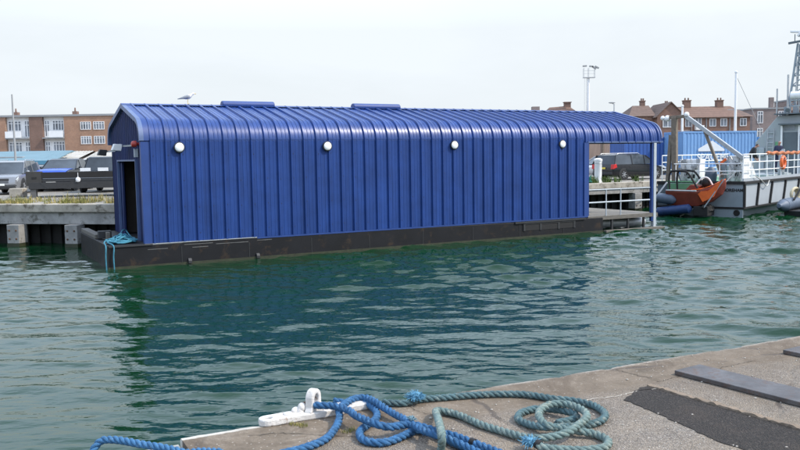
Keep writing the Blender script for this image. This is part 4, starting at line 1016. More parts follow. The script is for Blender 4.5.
def trailer():
    x0, y0 = -16.9, 37.3; x1, y1 = -11.6, 38.4; a = math.atan2(y1 - y0, x1 - x0); L = math.dist((x0, y0), (x1, y1)) + 1.5
    root = thing('flatbed_trailer', 'long black flatbed trailer with a side board on the left quay', 'trailer', (x0, y0, 1.6), a)
    MB().box((0, 0, .72), (L, 2.2, .86)).build('bed', M['dark'], root, bevel=.01)
    MB().box((.55, -.03, .88), (L, .02, 1.16)).build('side_board', mat('trailer_black', (.010, .0095, .0095), .7, 0, .3, 2), root, bevel=.008)
    MB().box((-.1, -.05, .56), (.55, .35, 1.2)).build('headboard', mat('trailer_grey', (.035, .034, .033), .7, 0, .3, 2), root, bevel=.015)
    MB().box((.15, -.06, .86), (.36, -.052, .95)).build('slot', M['black'], root)
    MB().box((.0, -.06, .40), (L, .0, .70)).build('side_rail', M['plastic'], root, bevel=.01)
    b = MB().box((.05, .0, .0), (.3, .3, .56)); b.box((.02, -.05, .0), (.45, .35, .05)); b.build('support_leg', mat('leg_grey', (.1, .1, .1), .7), root)
    for x in (4.4, 5.5):
        MB().lathe((x, .05, .38), (0, 1, 0), [(0, .26), (0, .36), (.03, .38), (.25, .38), (.28, .34)], 20).build('wheel', M['tyre'], root, smooth=True)
        MB().lathe((x, 1.9, .38), (0, 1, 0), [(0, .26), (0, .36), (.03, .38), (.25, .38), (.28, .34)], 20).build('wheel', M['tyre'], root, smooth=True)
    t = MB().tube([(2.15, -.07, 1.12), (2.15, -.08, .9)], .012, 6); t.ball((2.15, -.09, .80), (.11, .05, .12), 10, 7); t.build('hanging_tag', M['white'], root, smooth=True)
    MB().box((3.1, -.05, 1.18), (3.35, 0, 1.23)).build('latch', M['white'], root)
    b = MB().bar((.5, -.04, .7), (.85, -.04, .42), .06); b.build('chain_stay', M['dark'], root)
trailer()
b = MB().box((-.33, -.25, 0), (.33, .25, .42)); o = b.build('concrete_block', M['concrete_old'], bevel=.04); o.location = (-18.0, 38.6, 1.6); tag(o, 'pale concrete block on the quay by the trailer leg', 'concrete block')

# ------------------------------------------------------------------ buildings at left
def window(root, x0, x1, z0, z1, y, cols=2, transom=True, frame='white', t=.07):
    b = MB(); d = .06
    b.box((x0, y - d, z0), (x1, y, z0 + t)); b.box((x0, y - d, z1 - t), (x1, y, z1)); b.box((x0, y - d, z0 + t), (x0 + t, y, z1 - t)); b.box((x1 - t, y - d, z0 + t), (x1, y, z1 - t))
    for k in range(1, cols):
        xc = x0 + (x1 - x0) * k / cols; b.box((xc - t / 2, y - d + .004, z0 + t), (xc + t / 2, y - .004, z1 - t))
    if transom: b.box((x0 + t, y - d + .008, z1 - (z1 - z0) * .3), (x1 - t, y - .008, z1 - (z1 - z0) * .3 + t * .8))
    f = b.build('window', M[frame], root)
    MB().box((x0 + t * .5, y - .022, z0 + t * .5), (x1 - t * .5, y - .003, z1 - t * .5)).build('pane', M['glass_w'], f); return f
def flats():
    Y = 110; X = lambda p: -53.18 + .1335 * p
    root = thing('brick_flats', 'flat roofed brick flats with white balconies behind the left quay', 'flats', (X(0), Y, 1.6)); ox = X(0)
    x = lambda p: X(p) - ox; top = 7.72
    # walls: (from px, to px, brick, set-back)
    for a, c, m, s in ((-60, 5, 'brick_o', 0), (28.5, 42, 'brick_b', .0), (63.5, 150, 'brick_o', 0)):
        MB().box((x(a), s, 0), (x(c), 9, top)).build('wall', M[m], root)
    for (a, c) in ((5, 28.5), (42, 63.5)):
        x0, x1 = x(a) + .003, x(c) - .003; flip = a > 20
        MB().box((x0, .45, 0), (x1, 9, top - .01)).build('bay_wall', M['cream'], root)
        for zb in (4.95, 2.12):
            MB().box((x0 + .02, -.35, zb - .15), (x1 - .02, .44, zb)).build('balcony_slab', M['fascia'], root)
            if flip: bx0, bx1 = x0 + .9, x1 - .05
            else: bx0, bx1 = x0 + .05, x1 - .95
            MB().box((bx0, -.40, zb + .003), (bx1, -.32, zb + .85)).build('balcony_panel', M['white'], root)
            wx0, wx1 = (bx0 + .25, bx1 - .1) if flip else (bx0 + .1, bx1 - .25)
            window(root, wx0, wx1, zb + .9, zb + 2.3, .447, 4, True, t=.1)
            dx0, dx1 = (x0 + .06, x0 + .82) if flip else (x1 - .84, x1 - .06)
            window(root, dx0, dx1, zb + .05, zb + 2.35, .445, 2, True, t=.13)
    MB().box((x(-60), -.12, top + .003), (x(150), 9.1, top + .26)).build('roof', M['fascia'], root)
    for p0, p1 in ((80, 90.5), (93, 104), (118, 128)):
        for z0 in (5.92, 4.0): window(root, x(p0), x(p1), z0 - .0, z0 + 1.05, -.003, 4, True)
    for p in (4, 65):
        c = MB().box((x(p) - .2, 3, top + .26), (x(p) + .45, 3.7, top + .85)); c.tube([(x(p) + .1, 3.3, top + .85), (x(p) + .1, 3.3, top + 1.35)], [.13, .09], 8); c.build('chimney', M['brick_b'], root)
flats()
def blue_unit():
    Y = 78; root = thing('blue_roofed_unit', 'low workshop with pale blue roof in front of the brick flats', 'workshop', (-52, Y, 1.6))
    k = 78 / 817
    X = lambda p: (p - 400) * k + 52
    ze = 3.2 + (163 - 162) * k - 1.6 - .05; zr = 3.2 + (163 - 150.5) * k - 1.6
    MB().box((-20, .35, 0), (X(47), 9, ze)).build('wall', M['brick_o'], root)
    MB().prism([(.05, ze + .1), (5, zr), (9.2, zr), (9.2, zr - .15), (5, zr - .15), (.05, ze - .02)], 'x', -20, X(41)).build('roof', M['roof_blue'], root)
    MB().prism([(-.2, ze - .22), (-.2, ze + .16), (.04, ze + .16), (.04, ze - .22)], 'x', -20, X(55)).build('fascia_board', mat('sky_blue_fascia', (.07, .22, .33), .5, 0, .1, 1), root)
    MB().prism([(.05, ze + .1), (5, zr), (5, zr - .1), (.05, ze)], 'x', X(41) + .01, X(55)).build('canopy', M['roof_blue'], root)
    MB().box((X(-6), 1.7, zr * .62), (X(17), 3.9, zr * .62 + .5)).build('rooflight', M['fascia'], root, bevel=.02)
    MB().box((X(24), .30, 0), (X(34), .345, ze - .25)).build('doorway', M['dark'], root)
    MB().box((X(2), .28, .9), (X(9), .345, ze - .3)).build('shutter', M['brick_b'], root)
    MB().box((X(52), .05, 0), (X(53), .15, ze)).build('canopy_post', M['fascia'], root)
blue_unit()
def shed_row():
    Y = 82; k = Y / 817; root = thing('grey_roofed_sheds', 'row of low sheds with old grey sheet roofs beside the blue workshop', 'sheds', (-34, Y, 1.6))
    X = lambda p: (p - 400) * k + 34
    for i, (p0, p1, zr, ze) in enumerate(((46, 78, 151.0, 160), (79, 130, 152.0, 162))):
        r_ = 3.2 + (162.5 - zr) * k - 1.6; e_ = 3.2 + (162.5 - ze) * k - 1.6
        MB().box((X(p0), .2 + i * .3, 0), (X(p1), 8, e_ - .02)).build('wall', M['cream'] if i else M['brick_b'], root)
        b = MB(); n = int((X(p1) - X(p0)) / .16)
        rings = []
        for q in range(n + 1):
            xx = X(p0) + (X(p1) - X(p0)) * q / n; h = .05 if q % 2 else 0
            rings.append([(xx, i * .3, e_ + h), (xx, 5 + i * .3, r_ + h), (xx, 9, r_ - .8 + h)])
        b.loft(rings, cap=False, closed=False).build('roof', M['roof_grey'], root)
    MB().box((X(52), -.1, 1.9), (X(60), .6, 2.05)).build('skylight', M['white'], root).location = (0, 2.0, .5)
    b = MB()
    for p in (62, 70, 88, 101): b.tube([(X(p), .1, 0), (X(p), .1, 1.6)], .05, 6)
    b.tube([(X(48), .1, 1.62), (X(112), .1, 1.62)], .05, 6); b.build('fence_rail', M['fascia'], root)
    for p, w, z in ((86, 1.6, 1.9), (98, 1.9, 1.6), (66, 1.2, 1.5)):
        MB().box((X(p), -1.2, 0), (X(p) + w, -.3, z)).build('store_box', M['white'] if p != 66 else M['cream'], root, bevel=.02)
shed_row()
def lamp_post(label, x, y, h, r=.09, arm=.0, head=True, group=None, m='galv'):
    root = thing('street_lamp', label, 'lamp post', (x, y, 1.6), 0, group)
    MB().tube([(0, 0, 0), (0, 0, h * .25), (0, 0, h)], [r * 1.3, r, r * .65], 10).build('pole', M[m], root, smooth=True)
    if head:
        MB().tube([(0, 0, h - .05), (arm * .5, 0, h + .12), (arm, 0, h + .15)], .05, 8).build('arm', M[m], root, smooth=True)
        MB().ball((arm + .25, 0, h + .14), (.38, .14, .09), 10, 6).build('lamp_head', M['fascia'], root, smooth=True)
lamp_post('tall thin grey pole in front of the left balconies', -36.0, 77, 8.0, .10, .0, False, m='fascia')
lamp_post('slim street lamp with small head beyond the boathouse roof', 23.6, 90, 7.0, .09, -.5)

# ------------------------------------------------------------------ houses at right
def terrace():
    Y = 105; root = thing('brick_terrace', 'long two storey brick terrace with brown tiled roof and chimneys', 'houses', (30, Y, 1.6)); o = 30
    MB().box((5.3, 0, 0), (14.9, 8, 6.15)).build('wall', M['brick_h'], root)
    MB().prism([(-.35, 6.05), (4, 7.62), (8.4, 6.05), (8.4, 5.95), (-.35, 5.95)], 'x', 4.0, 13.9).build('roof', M['roof_t'], root)
    # hipped end
    MB().add([(13.9, -.35, 6.05), (13.9, 4, 7.62), (13.9, 8.4, 6.05), (15.3, -.35, 6.05), (15.3, 8.4, 6.05)], [(0, 3, 1), (1, 3, 4), (1, 4, 2)]).build('roof_hip', M['roof_t2'], root)
    # gabled wings at the left
    MB().box((2.35, -2.2, 0), (5.75, 6, 6.2)).build('wing_wall', M['brick_h'], root)
    MB().prism([(2.35, 6.203), (5.75, 6.203), (4.05, 7.8)], 'y', -2.2, -2.1).build('gable', M['brick_h'], root)
    b = MB()
    for s, e in ((2.1, 4.05), (6.0, 4.05)):
        b.add([(s, -2.4, 6.05), (e, -2.4, 7.95), (e, 5, 7.95), (s, 5, 6.05), (s, -2.4, 5.95), (e, -2.4, 7.83), (e, 5, 7.83), (s, 5, 5.95)], [(0, 1, 2, 3), (4, 7, 6, 5), (0, 4, 5, 1), (3, 2, 6, 7), (0, 3, 7, 4)])
    b.build('wing_roof', M['roof_t2'], root)
    MB().box((-.55, -.9, 0), (2.34, 6, 6.3)).build('side_wall', M['brick_h'], root)
    MB().add([(-.9, -1.1, 6.25), (2.6, -1.1, 6.25), (.5, 2.2, 7.75), (2.6, 2.2, 7.75), (-.9, 6, 6.25), (2.6, 6, 6.25)], [(0, 1, 3, 2), (0, 2, 4), (2, 3, 5, 4)]).build('side_roof', M['roof_t2'], root)
    for x, h, w, y in ((1.9, 8.3, .5, 2.2), (8.15, 8.35, .85, 3.5), (12.45, 8.3, .8, 3.5), (5.5, 8.0, .45, 3.6)):
        c = MB().box((x - w / 2, y, 6.6), (x + w / 2, y + .9, h)); c.box((x - w / 2 - .06, y - .06, h), (x + w / 2 + .06, y + .96, h + .12))
        for q in (-.25, .25): c.tube([(x + q * w, y + .45, h + .12), (x + q * w, y + .45, h + .42)], .1, 8)
        c.build('chimney', M['brick_b'], root)
    for x0, z0, w, y in ((3.05, 4.75, 1.25, -2.203), (3.05, 2.0, 1.25, -2.203), (6.6, 4.85, .9, -.003), (9.7, 4.85, .85, -.003), (11.1, 4.85, .85, -.003), (13.6, 4.85, .85, -.003), (6.6, 3.0, .9, -.003), (9.7, 3.2, .85, -.003), (11.1, 3.2, .85, -.003), (13.2, 3.2, .85, -.003), (4.6, 3.0, .7, -2.203), (.2, 4.9, .9, -.903)):
        window(root, x0, x0 + w, z0, z0 + (1.0 if z0 > 4 else .95), y, 2, False)
    for x in (7.75,):
        MB().box((x, -.75, 4.35), (x + 1.05, -.02, 4.42)).build('balcony_slab', M['fascia'], root); MB().box((x, -.78, 4.43), (x + 1.05, -.72, 5.0)).build('balcony_panel', M['cream'], root)
        window(root, x + .1, x + .95, 4.45, 6.0, -.004, 2, False)
    b = MB()
    for x in (7.4, 9.3, 12.3): b.tube([(x, -.06, 0), (x, -.06, 6.0)], .06, 6)
    b.each('drainpipe', M['fascia'], root)
    MB().box((5.4, -.12, 5.90), (13.9, -.02, 6.0)).build('gutter', M['fascia'], root)
terrace()
def far_flats():
    Y = 118; k = Y / 105; root = thing('brick_apartments', 'grey brown brick apartments right of the terrace with flat roof', 'flats', (51, Y, 1.6))
    MB().box((-.2, 0, 0), (4.6, 9, 7.6)).build('wall', M['brick_g'], root); MB().box((-.3, -.1, 7.602), (4.7, 9.1, 7.8)).build('roof', M['fascia'], root)
    MB().box((4.603, -.8, 0), (7.0, 9, 7.3)).build('wing_wall', M['brick_h'], root)
    MB().add([(4.5, -.9, 7.3), (7.2, -.9, 7.3), (7.2, 9, 7.3), (4.5, 9, 7.3), (5.9, 2, 8.9)], [(0, 1, 4), (1, 2, 4), (2, 3, 4), (3, 0, 4)]).build('pointed_roof', M['roof_t2'], root)
    MB().box((7.003, 0, 0), (14, 9, 9.0)).build('tower_wall', M['brick_g'], root); MB().box((6.9, -.1, 9.002), (14.2, 9.1, 9.2)).build('roof', M['fascia'], root)
    MB().box((3.2, 2, 7.8), (3.75, 2.6, 9.4)).build('chimney', M['brick_g'], root)
    for x, z in ((.5, 5.6), (3.5, 5.6), (.5, 3.2), (3.5, 3.2), (7.5, 7.2), (8.8, 7.2), (10.1, 7.2), (5.4, 5.2)): window(root, x, x + .8, z, z + 1.7, -.004 if x < 4.6 or x > 7 else -.804, 2, True)
far_flats()
def hip_house():
    Y = 118; root = thing('brick_house', 'hipped clay roofed house rising just above the boathouse ridge', 'house', (20, Y, 1.6))
    MB().box((1.0, 0, 0), (6.8, 8, 6.5)).build('wall', M['brick_h'], root)
    MB().add([(.6, -.4, 6.45), (7.3, -.4, 6.45), (7.3, 8.4, 6.45), (.6, 8.4, 6.45), (2.4, 4, 8.55), (5.2, 4, 8.75)], [(0, 1, 5, 4), (1, 2, 5), (2, 3, 4, 5), (3, 0, 4)]).build('roof', M['roof_t'], root)
    c = MB().box((4.6, 3.6, 7.6), (5.5, 4.5, 9.2)); c.box((4.5, 3.5, 9.2), (5.6, 4.6, 9.32)); c.build('chimney', M['brick_b'], root)
    window(root, 2, 3.2, 4.2, 5.4, -.004, 2, False); window(root, 4.6, 5.8, 4.2, 5.4, -.004, 2, False)
    c = MB().box((-.2, 3.6, 0), (.9, 4.6, 8.7)); c.build('chimney_stack', M['brick_g'], root)
hip_house()
def floodlight_mast():
    root = thing('floodlight_mast', 'tall white floodlight mast with head frame behind the boathouse', 'light mast', (27.7, 120, 1.6))
    H = 14.2
    MB().tube([(0, 0, 0), (0, 0, 6), (0, 0, H - 1.6)], [.28, .24, .18], 12).build('mast', M['white'], root, smooth=True)
    b = MB().box((-.75, -.35, H - 1.6), (.95, .35, H - 1.5))
    for x in (-.7, 0, .9):
        for y in (-.3, .3): b.tube([(x, y, H - 1.5), (x, y, H - .2)], .03, 6)
    for z in (H - 1.0, H - .6): b.bar((-.7, -.3, z), (.9, -.3, z), .03)
    b.tube([(-.35, -.2, 3), (-.35, -.2, H - 1.6)], .02, 5); b.tube([(-.6, -.2, 3), (-.6, -.2, H - 1.6)], .02, 5); b.build('head_frame', M['galv'], root)
    for k, (x, t) in enumerate(((-.6, .2), (.35, .1), (.75, -.25), (1.15, -.15))):
        h = MB().bar((x - .28, -.3, H + .05 + t * .1), (x + .28, -.3, H - .1 + t), .3, .2); h.build('lamp_head', M['fascia'], root)
floodlight_mast()
def boundary():
    root = thing('boundary_fence', 'brown timber boundary fence beyond the parked estate car', 'fence', (10, 84, 1.6), R(6))
    MB().box((0, 0, 0), (34, .12, 3.0)).build('boards', mat('fence_brown', (.24, .18, .15), .9, 0, .35, 1.5, stretch=(6, 1, .3)), root)
    b = MB()
    for k in range(13): b.box((k * 2.8, -.1, 0), (k * 2.8 + .12, -.003, 3.15))
    b.each('post', M['rust_pole'], root)
boundary()
# ------------------------------------------------------------------ containers
def container(label, loc, rz, L, m, H=2.9, Wd=2.44):
    root = thing('shipping_container', label, 'container', loc, rz)
    def corr(p0, p1, nrm, pitch=.278):
        b = MB(); d = Vector(p1) - Vector(p0); Ln = d.length; d.normalize(); nn = Vector(nrm); n = int(Ln / pitch); pitch = Ln / n; rings = []
        for k in range(n):
            for f, h in ((0, 0), (.26, 0), (.5, -.036), (.76, -.036)):
                p = Vector(p0) + d * (k + f) * pitch + nn * h; rings.append([p + Vector((0, 0, .16)), p + Vector((0, 0, H - .12))])
        p = Vector(p1); rings.append([p + Vector((0, 0, .16)), p + Vector((0, 0, H - .12))])
        return b.loft(rings, cap=False, closed=False)
    corr((.1, -.01, 0), (L - .1, -.01, 0), (0, -1, 0)).build('side_panel', m, root)
    b = corr((-.0 + .01, Wd - .1, 0), (.01, .1, 0), (-1, 0, 0)); b.build('end_panel', m, root)
    corr((L - .1, Wd + .0, 0), (.1, Wd, 0), (0, 1, 0)).build('side_panel', m, root)
    MB().box((L - .06, .1, .16), (L - .02, Wd - .1, H - .12)).build('door', m, root)
    MB().box((.02, .02, H - .11), (L - .02, Wd - .02, H - .02)).build('roof', m, root)
    b = MB()
    for x in (0, L - .1):
        for y in (-.03, Wd - .07): b.box((x, y, 0), (x + .1, y + .1, H))
    for y in (-.028, Wd - .072):
        b.box((.1, y, 0), (L - .1, y + .08, .16)); b.box((.1, y, H - .12), (L - .1, y + .08, H - .003))
    for x in (.003, L - .097): b.box((x, .07, 0), (x + .09, Wd - .07, .158)); b.box((x, .07, H - .122), (x + .09, Wd - .07, H - .006))
    b.build('frame', m, root); return root
c1 = container('light blue container with white lettering and a white roof emblem', (20.3, 58.6, 1.6), R(14), 6.06, M['cont_blue'], 3.1)
MW = mat('sign_white', (.62, .66, .7), .5, 0, .04, 9)
face = lambda x, z: Matrix.Translation((x, -.056, z)) @ Matrix.Rotation(R(90), 4, 'X')
text_mesh('lettering', 'SPACEME', .66, MW, c1, face(1.10, 1.02), .008, 1.0, .012)
MB().prism([(1.20, 1.66), (3.35, 1.66), (3.35, 1.80), (2.35, 2.42), (1.20, 1.84)], 'y', -.066, -.05).build('roof_emblem', MW, c1)
container('dark blue container behind the boathouse porch, left of the lettered one', (16.6, 60.4, 1.6), R(10), 3.4, M['cont_dark'], 2.75)
container('short mid blue container right of the lettered one', (27.6, 63.5, 1.6), R(14), 3.0, M['cont_sky'], 2.7)
# fill poles
def yacht_mast(label, x, y, h, r, stay=None):
    root = thing('yacht_mast', label, 'mast', (x, y, 1.6)); b = MB().tube([(0, 0, 0), (0, 0, h)], [r, r * .75], 10); b.ball((0, 0, h), r * 1.1, 8, 6); b.build('spar', M['white'], root, smooth=True)
    MB().bar((-.7, 0, h * .62), (.7, 0, h * .62), .05).build('spreader', M['galv'], root)
    if stay: MB().tube([(0, 0, h - .3), (stay, 0, 2.0)], .022, 5).build('stay', M['fascia'], root)
yacht_mast('tall white yacht mast with a slanting stay above the lettered container', 29.5, 72, 8.5, .13, 3.0)
yacht_mast('thin white mast in front of the terrace, left of the crane boom', 25.2, 73, 5.7, .12)

# ------------------------------------------------------------------ grey work boat
WA = R(49); WO = (16.57, 39.33, 0)
def work_boat():
    root = thing('work_boat', 'grey steel work boat with white rails, stern crane and wheelhouse', 'boat', WO, WA)
    T = 4.3; L = 20
    # hull shell by stations (t = beam position, starboard side t=0 faces the camera)
    def station(s, w0, w1, zd):
        c = T / 2; return [(s, c - w1 * .72, -.6), (s, c - w1 * .9, .42), (s, c - w0, .50), (s, c - w0, zd), (s, c + w0, zd), (s, c + w0, .50), (s, c + w1 * .9, .42), (s, c + w1 * .72, -.6)]
    S = [(0, T / 2, T / 2 * .98, 1.66), (9, T / 2, T / 2 * .98, 1.70), (14, T / 2 * .96, T / 2 * .9, 1.85), (18, T / 2 * .6, T / 2 * .5, 2.2), (L, .12, .08, 2.5)]
    MB().loft([station(*q) for q in S]).build('hull', M['boat_light'], root)
    # stern plate, its shade put into a darker grey
    MB().box((-.04, .02, .52), (-.003, 2.1, 1.60)).build('stern_plate', M['boat_grey'], root)
    MB().box((-.04, 2.105, .55), (-.003, 3.75, 1.64)).build('stern_gate', M['green'], root)
    MB().box((-.045, 3.755, .52), (-.003, T - .02, 1.62)).build('stern_quarter', M['boat_dark'], root)
    MB().box((-.05, .0, -.4), (-.002, T, .40)).build('stern_boot', M['boat_grey'], root)
    # black belting
    b = MB().box((-.10, -.10, 1.63), (14, -.003, 1.76)); b.box((-.12, -.099, 1.632), (-.045, 2.10, 1.77)); b.box((-.11, 3.76, 1.60), (-.05, T, 1.76))
    b.box((-.03, -.07, .42), (14, -.003, .52)); b.box((-.10, -.068, .42), (-.052, T, .52)); b.build('belting', M['black'], root, bevel=.02)
    b = MB()
    for s, sl in ((.0, .0), (1.9, .22), (4.0, .28), (6.3, .30), (8.8, .32), (11.4, .32)): b.bar((s - sl * .4 + .04, -.045, .52), (s + sl + .04, -.045, 1.61), .09, .14)
    b.each('hull_frame', M['black'], root)
    MB().lathe((-.051, .28, .24), (-1, 0, 0), [(0, .15), (.04, .15), (.05, .11), (.02, .10), (.02, 0)], 16).build('exhaust', M['black'], root, smooth=True)
    # name on the stern
    mt = Matrix.Translation((-.052, 1.08, 1.27)) @ Matrix.Rotation(R(-90), 4, 'Z') @ Matrix.Rotation(R(90), 4, 'X')
    text_mesh('name_lettering', 'SHOREHAM', .205, M['black'], root, mt, .004, 1.0, .006)
    MB().box((.05, .05, 1.70), (13.9, T - .05, 1.74)).build('deck', M['green'], root)
    # bulwark strip
    MB().box((.1, .04, 1.742), (13.5, .09, 1.90)).build('toe_rail', M['boat_light'], root)
    # guard rails
    b = MB()
    for z in (2.28, 2.68, 3.06): b.tube([(.15, .08, z), (12.5, .08, z)], .028, 8)
    for k in range(11): b.tube([(.15 + k * 1.2, .08, 1.74), (.15 + k * 1.2, .08, 3.06)], .03, 8)
    b.build('guard_rail', M['white'], root, smooth=True)
    b = MB()
    for z in (2.25, 2.62): b.tube([(.12, .1, z), (.12, 3.5, z)], .026, 8)
    for t in (.1, 1.2, 2.2, 3.4): b.tube([(.12, t, 1.74), (.12, t, 2.62)], .026, 8)
    for z in (2.3, 2.7, 3.05): b.tube([(.3, T - .1, z), (10, T - .1, z)], .026, 8)
    for k in range(8): b.tube([(.3 + k * 1.3, T - .1, 1.74), (.3 + k * 1.3, T - .1, 3.05)], .026, 8)
    b.build('stern_rail', M['white'], root, smooth=True)
    # crane
    c = MB().bar((.3, 3.52, 1.74), (.3, 3.58, 5.0), .26, .26); c.bar((.3, 3.9, 1.74), (.3, 3.75, 4.1), .18, .18); c.build('crane_post', M['rust_pole'], root, bevel=.02)
    c = MB().bar((.3, 3.9, 4.98), (.3, 2.85, 5.03), .16, .16); c.build('crane_head', M['rust_pole'], root, bevel=.02)
    MB().bar((.3, 3.0, 5.03), (.3, .1, 2.85), .16, .2).build('crane_boom', M['galv'], root, bevel=.02)
    MB().bar((.34, 2.05, 4.28), (.25, 1.10, 1.95), .12, .12).build('crane_strut', M['rust_pole'], root)
    c = MB().ball((.3, 3.95, 4.95), .16, 8, 6); c.ball((.3, 4.2, 4.97), .12, 8, 6); c.ball((.3, 2.95, 5.1), .14, 8, 6); c.each('work_lamp', M['white'], root)
    # white deck machinery
    def clutter(name, base, m, seed):
        rg = random.Random(seed); g = MB().box(*base); (x0, y0, z0), (x1, y1, z1) = base; g = g.build(name, m, root, bevel=.03)
        q = MB()
        for _ in range(9):
            y = rg.uniform(y0, y1); z = rg.uniform(z0 + .1, z1); q.box((x0 - rg.uniform(.03, .16), y - .07, z - .06), (x0 - .002, y + rg.uniform(.02, .14), z + rg.uniform(.02, .16)))
        for _ in range(5):
            y = rg.uniform(y0, y1); q.tube([(x0 - .06, y, z0), (x0 - .08, y + rg.uniform(-.2, .2), z0 + .5), (x0 - .04, y + rg.uniform(-.3, .3), z1)], .025, 6)
        q.build('fitting', M['galv'], g)
        q = MB()
        for _ in range(5):
            y = rg.uniform(y0, y1 - .2); z = rg.uniform(z0 + .1, z1 - .25); q.box((x0 - .006, y, z), (x0 - .002, y + rg.uniform(.08, .22), z + rg.uniform(.05, .2)))
        q.build('hatch', M['plastic'], g)
    clutter('winch_housing', ((.55, 2.35, 1.742), (1.3, 3.35, 2.85)), M['white'], 3)
    clutter('hydraulic_cabinet', ((.5, .22, 1.742), (1.5, .92, 3.0)), M['white'], 8)
    MB().box((.42, 1.02, 1.742), (.7, 1.30, 2.75)).build('grey_locker', M['boat_grey'], root, bevel=.02)
    MB().prism([(1.5, 2.7), (1.5, 1.742), (3.2, 1.742), (2.6, 2.3), (2.0, 2.75)], 'y', .35, .85).build('sloping_cover', M['white'], root, bevel=.03)
    MB().lathe((.75, 1.85, 1.742), (0, 0, 1), [(0, .26), (.3, .3), (.5, .27), (.7, .12)], 14).build('grey_bag', M['tube_grey'], root, smooth=True)
    MB().bar((.45, 1.35, 2.55), (.45, 1.0, 2.85), .1, .14).build('orange_cover', M['orange'], root, bevel=.02)
    MB().box((5.2, .5, 1.742), (9.6, 2.3, 1.94)).build('raised_hatch', M['boat_house'], root, bevel=.02)
    MB().box((8.1, .6, 1.941), (9.4, 1.5, 1.996)).build('hatch_cover', M['boat_house'], root, bevel=.02)
    c = MB()
    for k in range(7): c.box((1.6 + k * .9, 2.2 + .3 * (k % 3), 1.742), (2.1 + k * .9, 2.7 + .3 * (k % 3), 2.1 + .12 * (k % 4)))
    c.build('deck_box', M['boat_house'], root, bevel=.03)
    # wheelhouse with sloped port shoulder
    o = [(.35, 1.742), (.35, 5.35), (1.9, 5.28), (3.15, 3.75), (3.35, 1.742)]
    wh = MB().prism(o, 'x', 11.6, 16).build('wheelhouse', M['boat_house'], root, bevel=.03)
    MB().box((11.56, .75, 1.80), (11.598, 1.55, 4.3)).build('door', M['boat_dark'], wh, bevel=.01)
    c = MB().bar((11.5, 1.62, 1.75), (11.5, 1.62, 4.7), .1); c.bar((11.5, .66, 1.75), (11.5, .66, 4.7), .08); c.each('door_post', M['white'], wh)
    MB().box((11.58, .9, 4.4), (11.597, 1.5, 4.75)).build('window', M['glass_w'], wh)
    MB().box((11.58, 2.1, 3.5), (11.597, 2.6, 4.2)).build('notice_board', M['boat_light'], wh)
    MB().box((11.575, 1.85, 3.4), (11.596, 2.0, 3.75)).build('green_panel', M['green'], wh)
    MB().box((11.2, .2, 5.36), (16.2, 2.0, 5.42)).build('wheelhouse_roof', M['boat_dark'], wh)
    for t_ in (.5, .75, 1.0):
        MB().box((6.6 + t_, .35, 1.742), (6.75 + t_, .5, 3.0 + t_ * .3)).build('gas_bottle_rack', M['boat_light'], root, bevel=.02)
    # hand rails, mast and antennas on top
    b = MB()
    for z in (5.8, 6.15): b.tube([(11.3, .25, z), (11.3, 1.1, z)], .03, 6); b.tube([(11.3, .25, z), (15, .25, z)], .03, 6)
    for t in (.25, .65, 1.1): b.tube([(11.3, t, 5.42), (11.3, t, 6.15)], .03, 6)
    b.build('roof_rail', M['boat_house'], root, smooth=True)
    b = MB()
    for x, t in ((12.2, .9), (12.2, -.2), (13.6, .9), (13.6, -.2)): b.bar((x, t + .6, 5.42), (12.9 + (x - 12.9) * .35, .95 + (t - .35) * .35, 9.6), .11)
    for z in (5.9, 6.5, 7.1, 7.7, 8.3, 8.9):
        f = 1 - .65 * (z - 5.42) / 4.2; b.bar((12.9 - .7 * f, .95 + .55 * f, z), (12.9 - .7 * f, .95 - .55 * f, z), .07); b.bar((12.9 - .7 * f, .95 + .55 * f, z), (12.9 + .7 * f, .95 + .55 * f, z), .07)
        b.bar((12.9 - .7 * f, .95 + .55 * f, z), (12.9 - .7 * f * .85, .95 - .5 * f, z + .6), .05)
    b.build('lattice_mast', M['boat_grey'], root)
    b = MB().bar((12.2, 1.55, 9.60), (12.2, -1.1, 9.85), .12, .12); b.bar((12.3, .9, 9.6), (12.3, -.1, 8.7), .05)
    for t in (1.2, .75): b.tube([(12.2, t, 9.62), (12.2, t, 10.1)], .025, 6)
    b.bar((12.2, .95, 8.35), (12.2, -.2, 8.2), .06); b.tube([(12.2, .7, 8.3), (12.2, .7, 8.75)], .04, 6); b.build('yard_arm', M['boat_dark'], root)
    b = MB().bar((12.2, 1.45, 10.28), (12.2, .25, 10.12), .22, .13); b.bar((12.2, 1.0, 10.1), (12.2, .9, 10.0), .3, .25); b.build('radar_scanner', M['white'], root, bevel=.03)
    b = MB().ball((12.2, -.05, 10.45), (.3, .34, .26), 12, 8); b.build('radar_dome', M['white'], root, smooth=True)
    MB().bar((12.2, .95, 8.78), (12.2, .45, 8.72), .2, .1).build('small_radar', M['boat_light'], root, bevel=.02)
    MB().tube([(11.5, .4, 6.45), (11.5, 1.15, 6.45)], .24, 14).build('life_raft', M['white'], root, smooth=True, bevel=.03)
    b = MB()
    for t_ in (2.15, 2.5): b.tube([(11.45, t_, 1.95), (11.5, t_ - .1, 4.5)], .03, 6)
    for k in range(8): b.tube([(11.45 + .006 * k, 2.15 - .012 * k, 2.2 + .3 * k), (11.45 + .006 * k, 2.5 - .012 * k, 2.2 + .3 * k)], .022, 6)
    b.build('ladder', M['galv'], root, smooth=True)
    for t_, z_, m_ in ((.55, 5.55, 'boat_dark'), (.95, 5.55, 'boat_light'), (1.45, 5.5, 'boat_grey')): MB().box((11.7, t_ - .14, 5.42), (12.0, t_ + .14, z_ + .32)).build('roof_box', M[m_], root, bevel=.02)
    for t_ in (.45, 1.25): MB().lathe((11.35, t_, 5.62), (-1, 0, -.2), [(0, .1), (.14, .13), (.16, .12), (.17, 0)], 12).build('search_light', M['boat_dark'], root, smooth=True)
